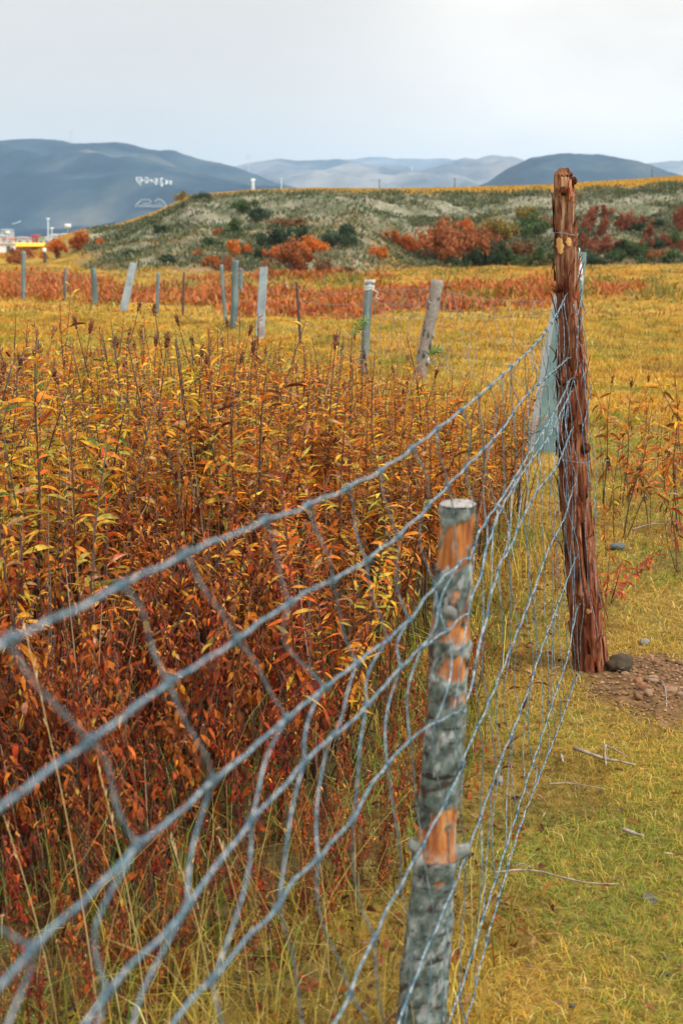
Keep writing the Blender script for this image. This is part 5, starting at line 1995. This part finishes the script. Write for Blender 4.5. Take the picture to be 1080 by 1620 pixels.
mb.box(((x0 + x1) / 2, Ys + 1.2, (g + z0) / 2 - .03), ((x1 - x0) * .9, .5, z0 - g - .06), (.48, .34, .28)); child(mb, 'wall', M['paint'], o, False)
b = GH(71, 415); t = at_y(70, 393, b.y)
o = empty('stake', b); tag(o, 'short dark stake with a white cap between the orange bushes on the left', 'stake')
mb = MB(); mb.tube([b - Vector((0, 0, .1)), b, b.lerp(t, .5) + Vector((.02, 0, 0)), t - Vector((0, 0, .12))], [.09, .09, .08, .08], 8, (.4, .35, .3), jitter=.2); child(mb, 'shaft', M['old_wood'], o)
mb = MB(); mb.tube([t - Vector((0, 0, .2)), t - Vector((0, 0, .15)), t, t + Vector((0, 0, .03))], [.06, .09, .09, .04], 9, jitter=.2); child(mb, 'cap', M['white'], o)

# ------------------------------------------------------------------ haze
mb = MB(); mb.box((0, 3570, 165), (9000, 7300, 460))
hz = bpy.data.materials.new('haze'); hz.use_nodes = True
nt = hz.node_tree
for n in list(nt.nodes): nt.nodes.remove(n)
out = nt.nodes.new('ShaderNodeOutputMaterial'); pv_ = nt.nodes.new('ShaderNodeVolumePrincipled')
pv_.inputs['Color'].default_value = (.46, .71, 1.0, 1)
pv_.inputs['Density'].default_value = .00013
pv_.inputs['Anisotropy'].default_value = .0
nt.links.new(pv_.outputs[0], out.inputs['Volume'])
tag(mb.build('haze', hz, smooth=False), 'thin blue haze filling the valley air', 'haze', kind='stuff')

# ------------------------------------------------------------------ sky, sun, camera
SUN_EL, SUN_AZ = D2R(50), D2R(128)      # azimuth clockwise from +Y: behind the camera, to its right
w = bpy.data.worlds.new('World'); scene.world = w; w.use_nodes = True
nt = w.node_tree
for n in list(nt.nodes): nt.nodes.remove(n)
out = nt.nodes.new('ShaderNodeOutputWorld'); bg = nt.nodes.new('ShaderNodeBackground')
nt.links.new(bg.outputs[0], out.inputs[0])
bg.inputs[1].default_value = .1
sky = nt.nodes.new('ShaderNodeTexSky'); sky.sky_type = 'NISHITA'; sky.sun_disc = False
sky.sun_elevation = SUN_EL; sky.sun_rotation = SUN_AZ
tc = nt.nodes.new('ShaderNodeTexCoord'); mp = nt.nodes.new('ShaderNodeMapping')
mp.inputs['Scale'].default_value = (1.0, 1.0, 2.6); mp.inputs['Location'].default_value = (.4, .2, .1)
nt.links.new(tc.outputs['Generated'], mp.inputs[0])
cn = noise_node(nt, 4.2, 6, .55, mp.outputs[0])
cl = ramp(nt, cn.outputs['Fac'], [(.30, (.80, .73, .66)), (.44, (.88, .805, .73)), (.56, (.96, .88, .795)), (.70, (1.02, .935, .845))])
# a darker bank of cloud high on the left
dp = nt.nodes.new('ShaderNodeVectorMath'); dp.operation = 'DOT_PRODUCT'
nt.links.new(tc.outputs['Generated'], dp.inputs[0])
dv = Vector(ray(140, -60)).normalized()
dp.inputs[1].default_value = dv
ad = nt.nodes.new('ShaderNodeMath'); ad.operation = 'MULTIPLY_ADD'
nt.links.new(cn.outputs['Fac'], ad.inputs[0]); ad.inputs[1].default_value = .055
nt.links.new(dp.outputs['Value'], ad.inputs[2])
dk = nt.nodes.new('ShaderNodeMapRange'); dk.interpolation_type = 'SMOOTHSTEP'
nt.links.new(ad.outputs[0], dk.inputs[0])
dk.inputs[1].default_value = .985; dk.inputs[2].default_value = 1.030; dk.inputs[3].default_value = 0; dk.inputs[4].default_value = .8
cc = mix(nt, dk.outputs[0], cl.outputs[0], (.55, .51, .475))
sc_ = nt.nodes.new('ShaderNodeVectorMath'); sc_.operation = 'SCALE'
nt.links.new(cc, sc_.inputs[0]); sx = nt.nodes.new('ShaderNodeSeparateXYZ'); nt.links.new(tc.outputs['Generated'], sx.inputs[0])
zr = nt.nodes.new('ShaderNodeMapRange')          # an overcast sky is brighter overhead than at the horizon
nt.links.new(sx.outputs['Z'], zr.inputs[0])
zr.inputs[1].default_value = .0; zr.inputs[2].default_value = 1.0; zr.inputs[3].default_value = 6.6; zr.inputs[4].default_value = 12.0
nt.links.new(zr.outputs[0], sc_.inputs['Scale'])
fin = mix(nt, .95, sky.outputs[0], sc_.outputs[0])
nt.links.new(fin, bg.inputs[0])

sun = bpy.data.lights.new('sun', 'SUN'); sun.energy = 2.2; sun.angle = D2R(14); sun.color = (1, .95, .87)
so = bpy.data.objects.new('sun', sun); COL.objects.link(so)
dirv = Vector((math.sin(SUN_AZ) * math.cos(SUN_EL), math.cos(SUN_AZ) * math.cos(SUN_EL), math.sin(SUN_EL)))
so.rotation_mode = 'QUATERNION'
so.rotation_quaternion = dirv.to_track_quat('Z', 'Y')
so.location = (0, 0, 20)

cam = bpy.data.cameras.new('camera'); co = bpy.data.objects.new('camera', cam); COL.objects.link(co)
cam.sensor_fit = 'HORIZONTAL'; cam.sensor_width = 24.0; cam.lens = 24.0 * F_PX / 1080
cam.clip_start = .05; cam.clip_end = 30000
co.location = (0, 0, CAM_H)
co.rotation_euler = (math.pi / 2 - PITCH, 0, 0)
cam.dof.use_dof = True; cam.dof.focus_distance = 4.85; cam.dof.aperture_fstop = 6.3
scene.camera = co

scene.view_settings.view_transform = 'Standard'
scene.view_settings.look = 'None'
scene.view_settings.exposure = 0.85
scene.view_settings.gamma = 1.0
scene.cycles.use_denoising = True
scene.cycles.max_bounces = 6
scene.cycles.volume_bounces = 2
scene.cycles.transparent_max_bounces = 8
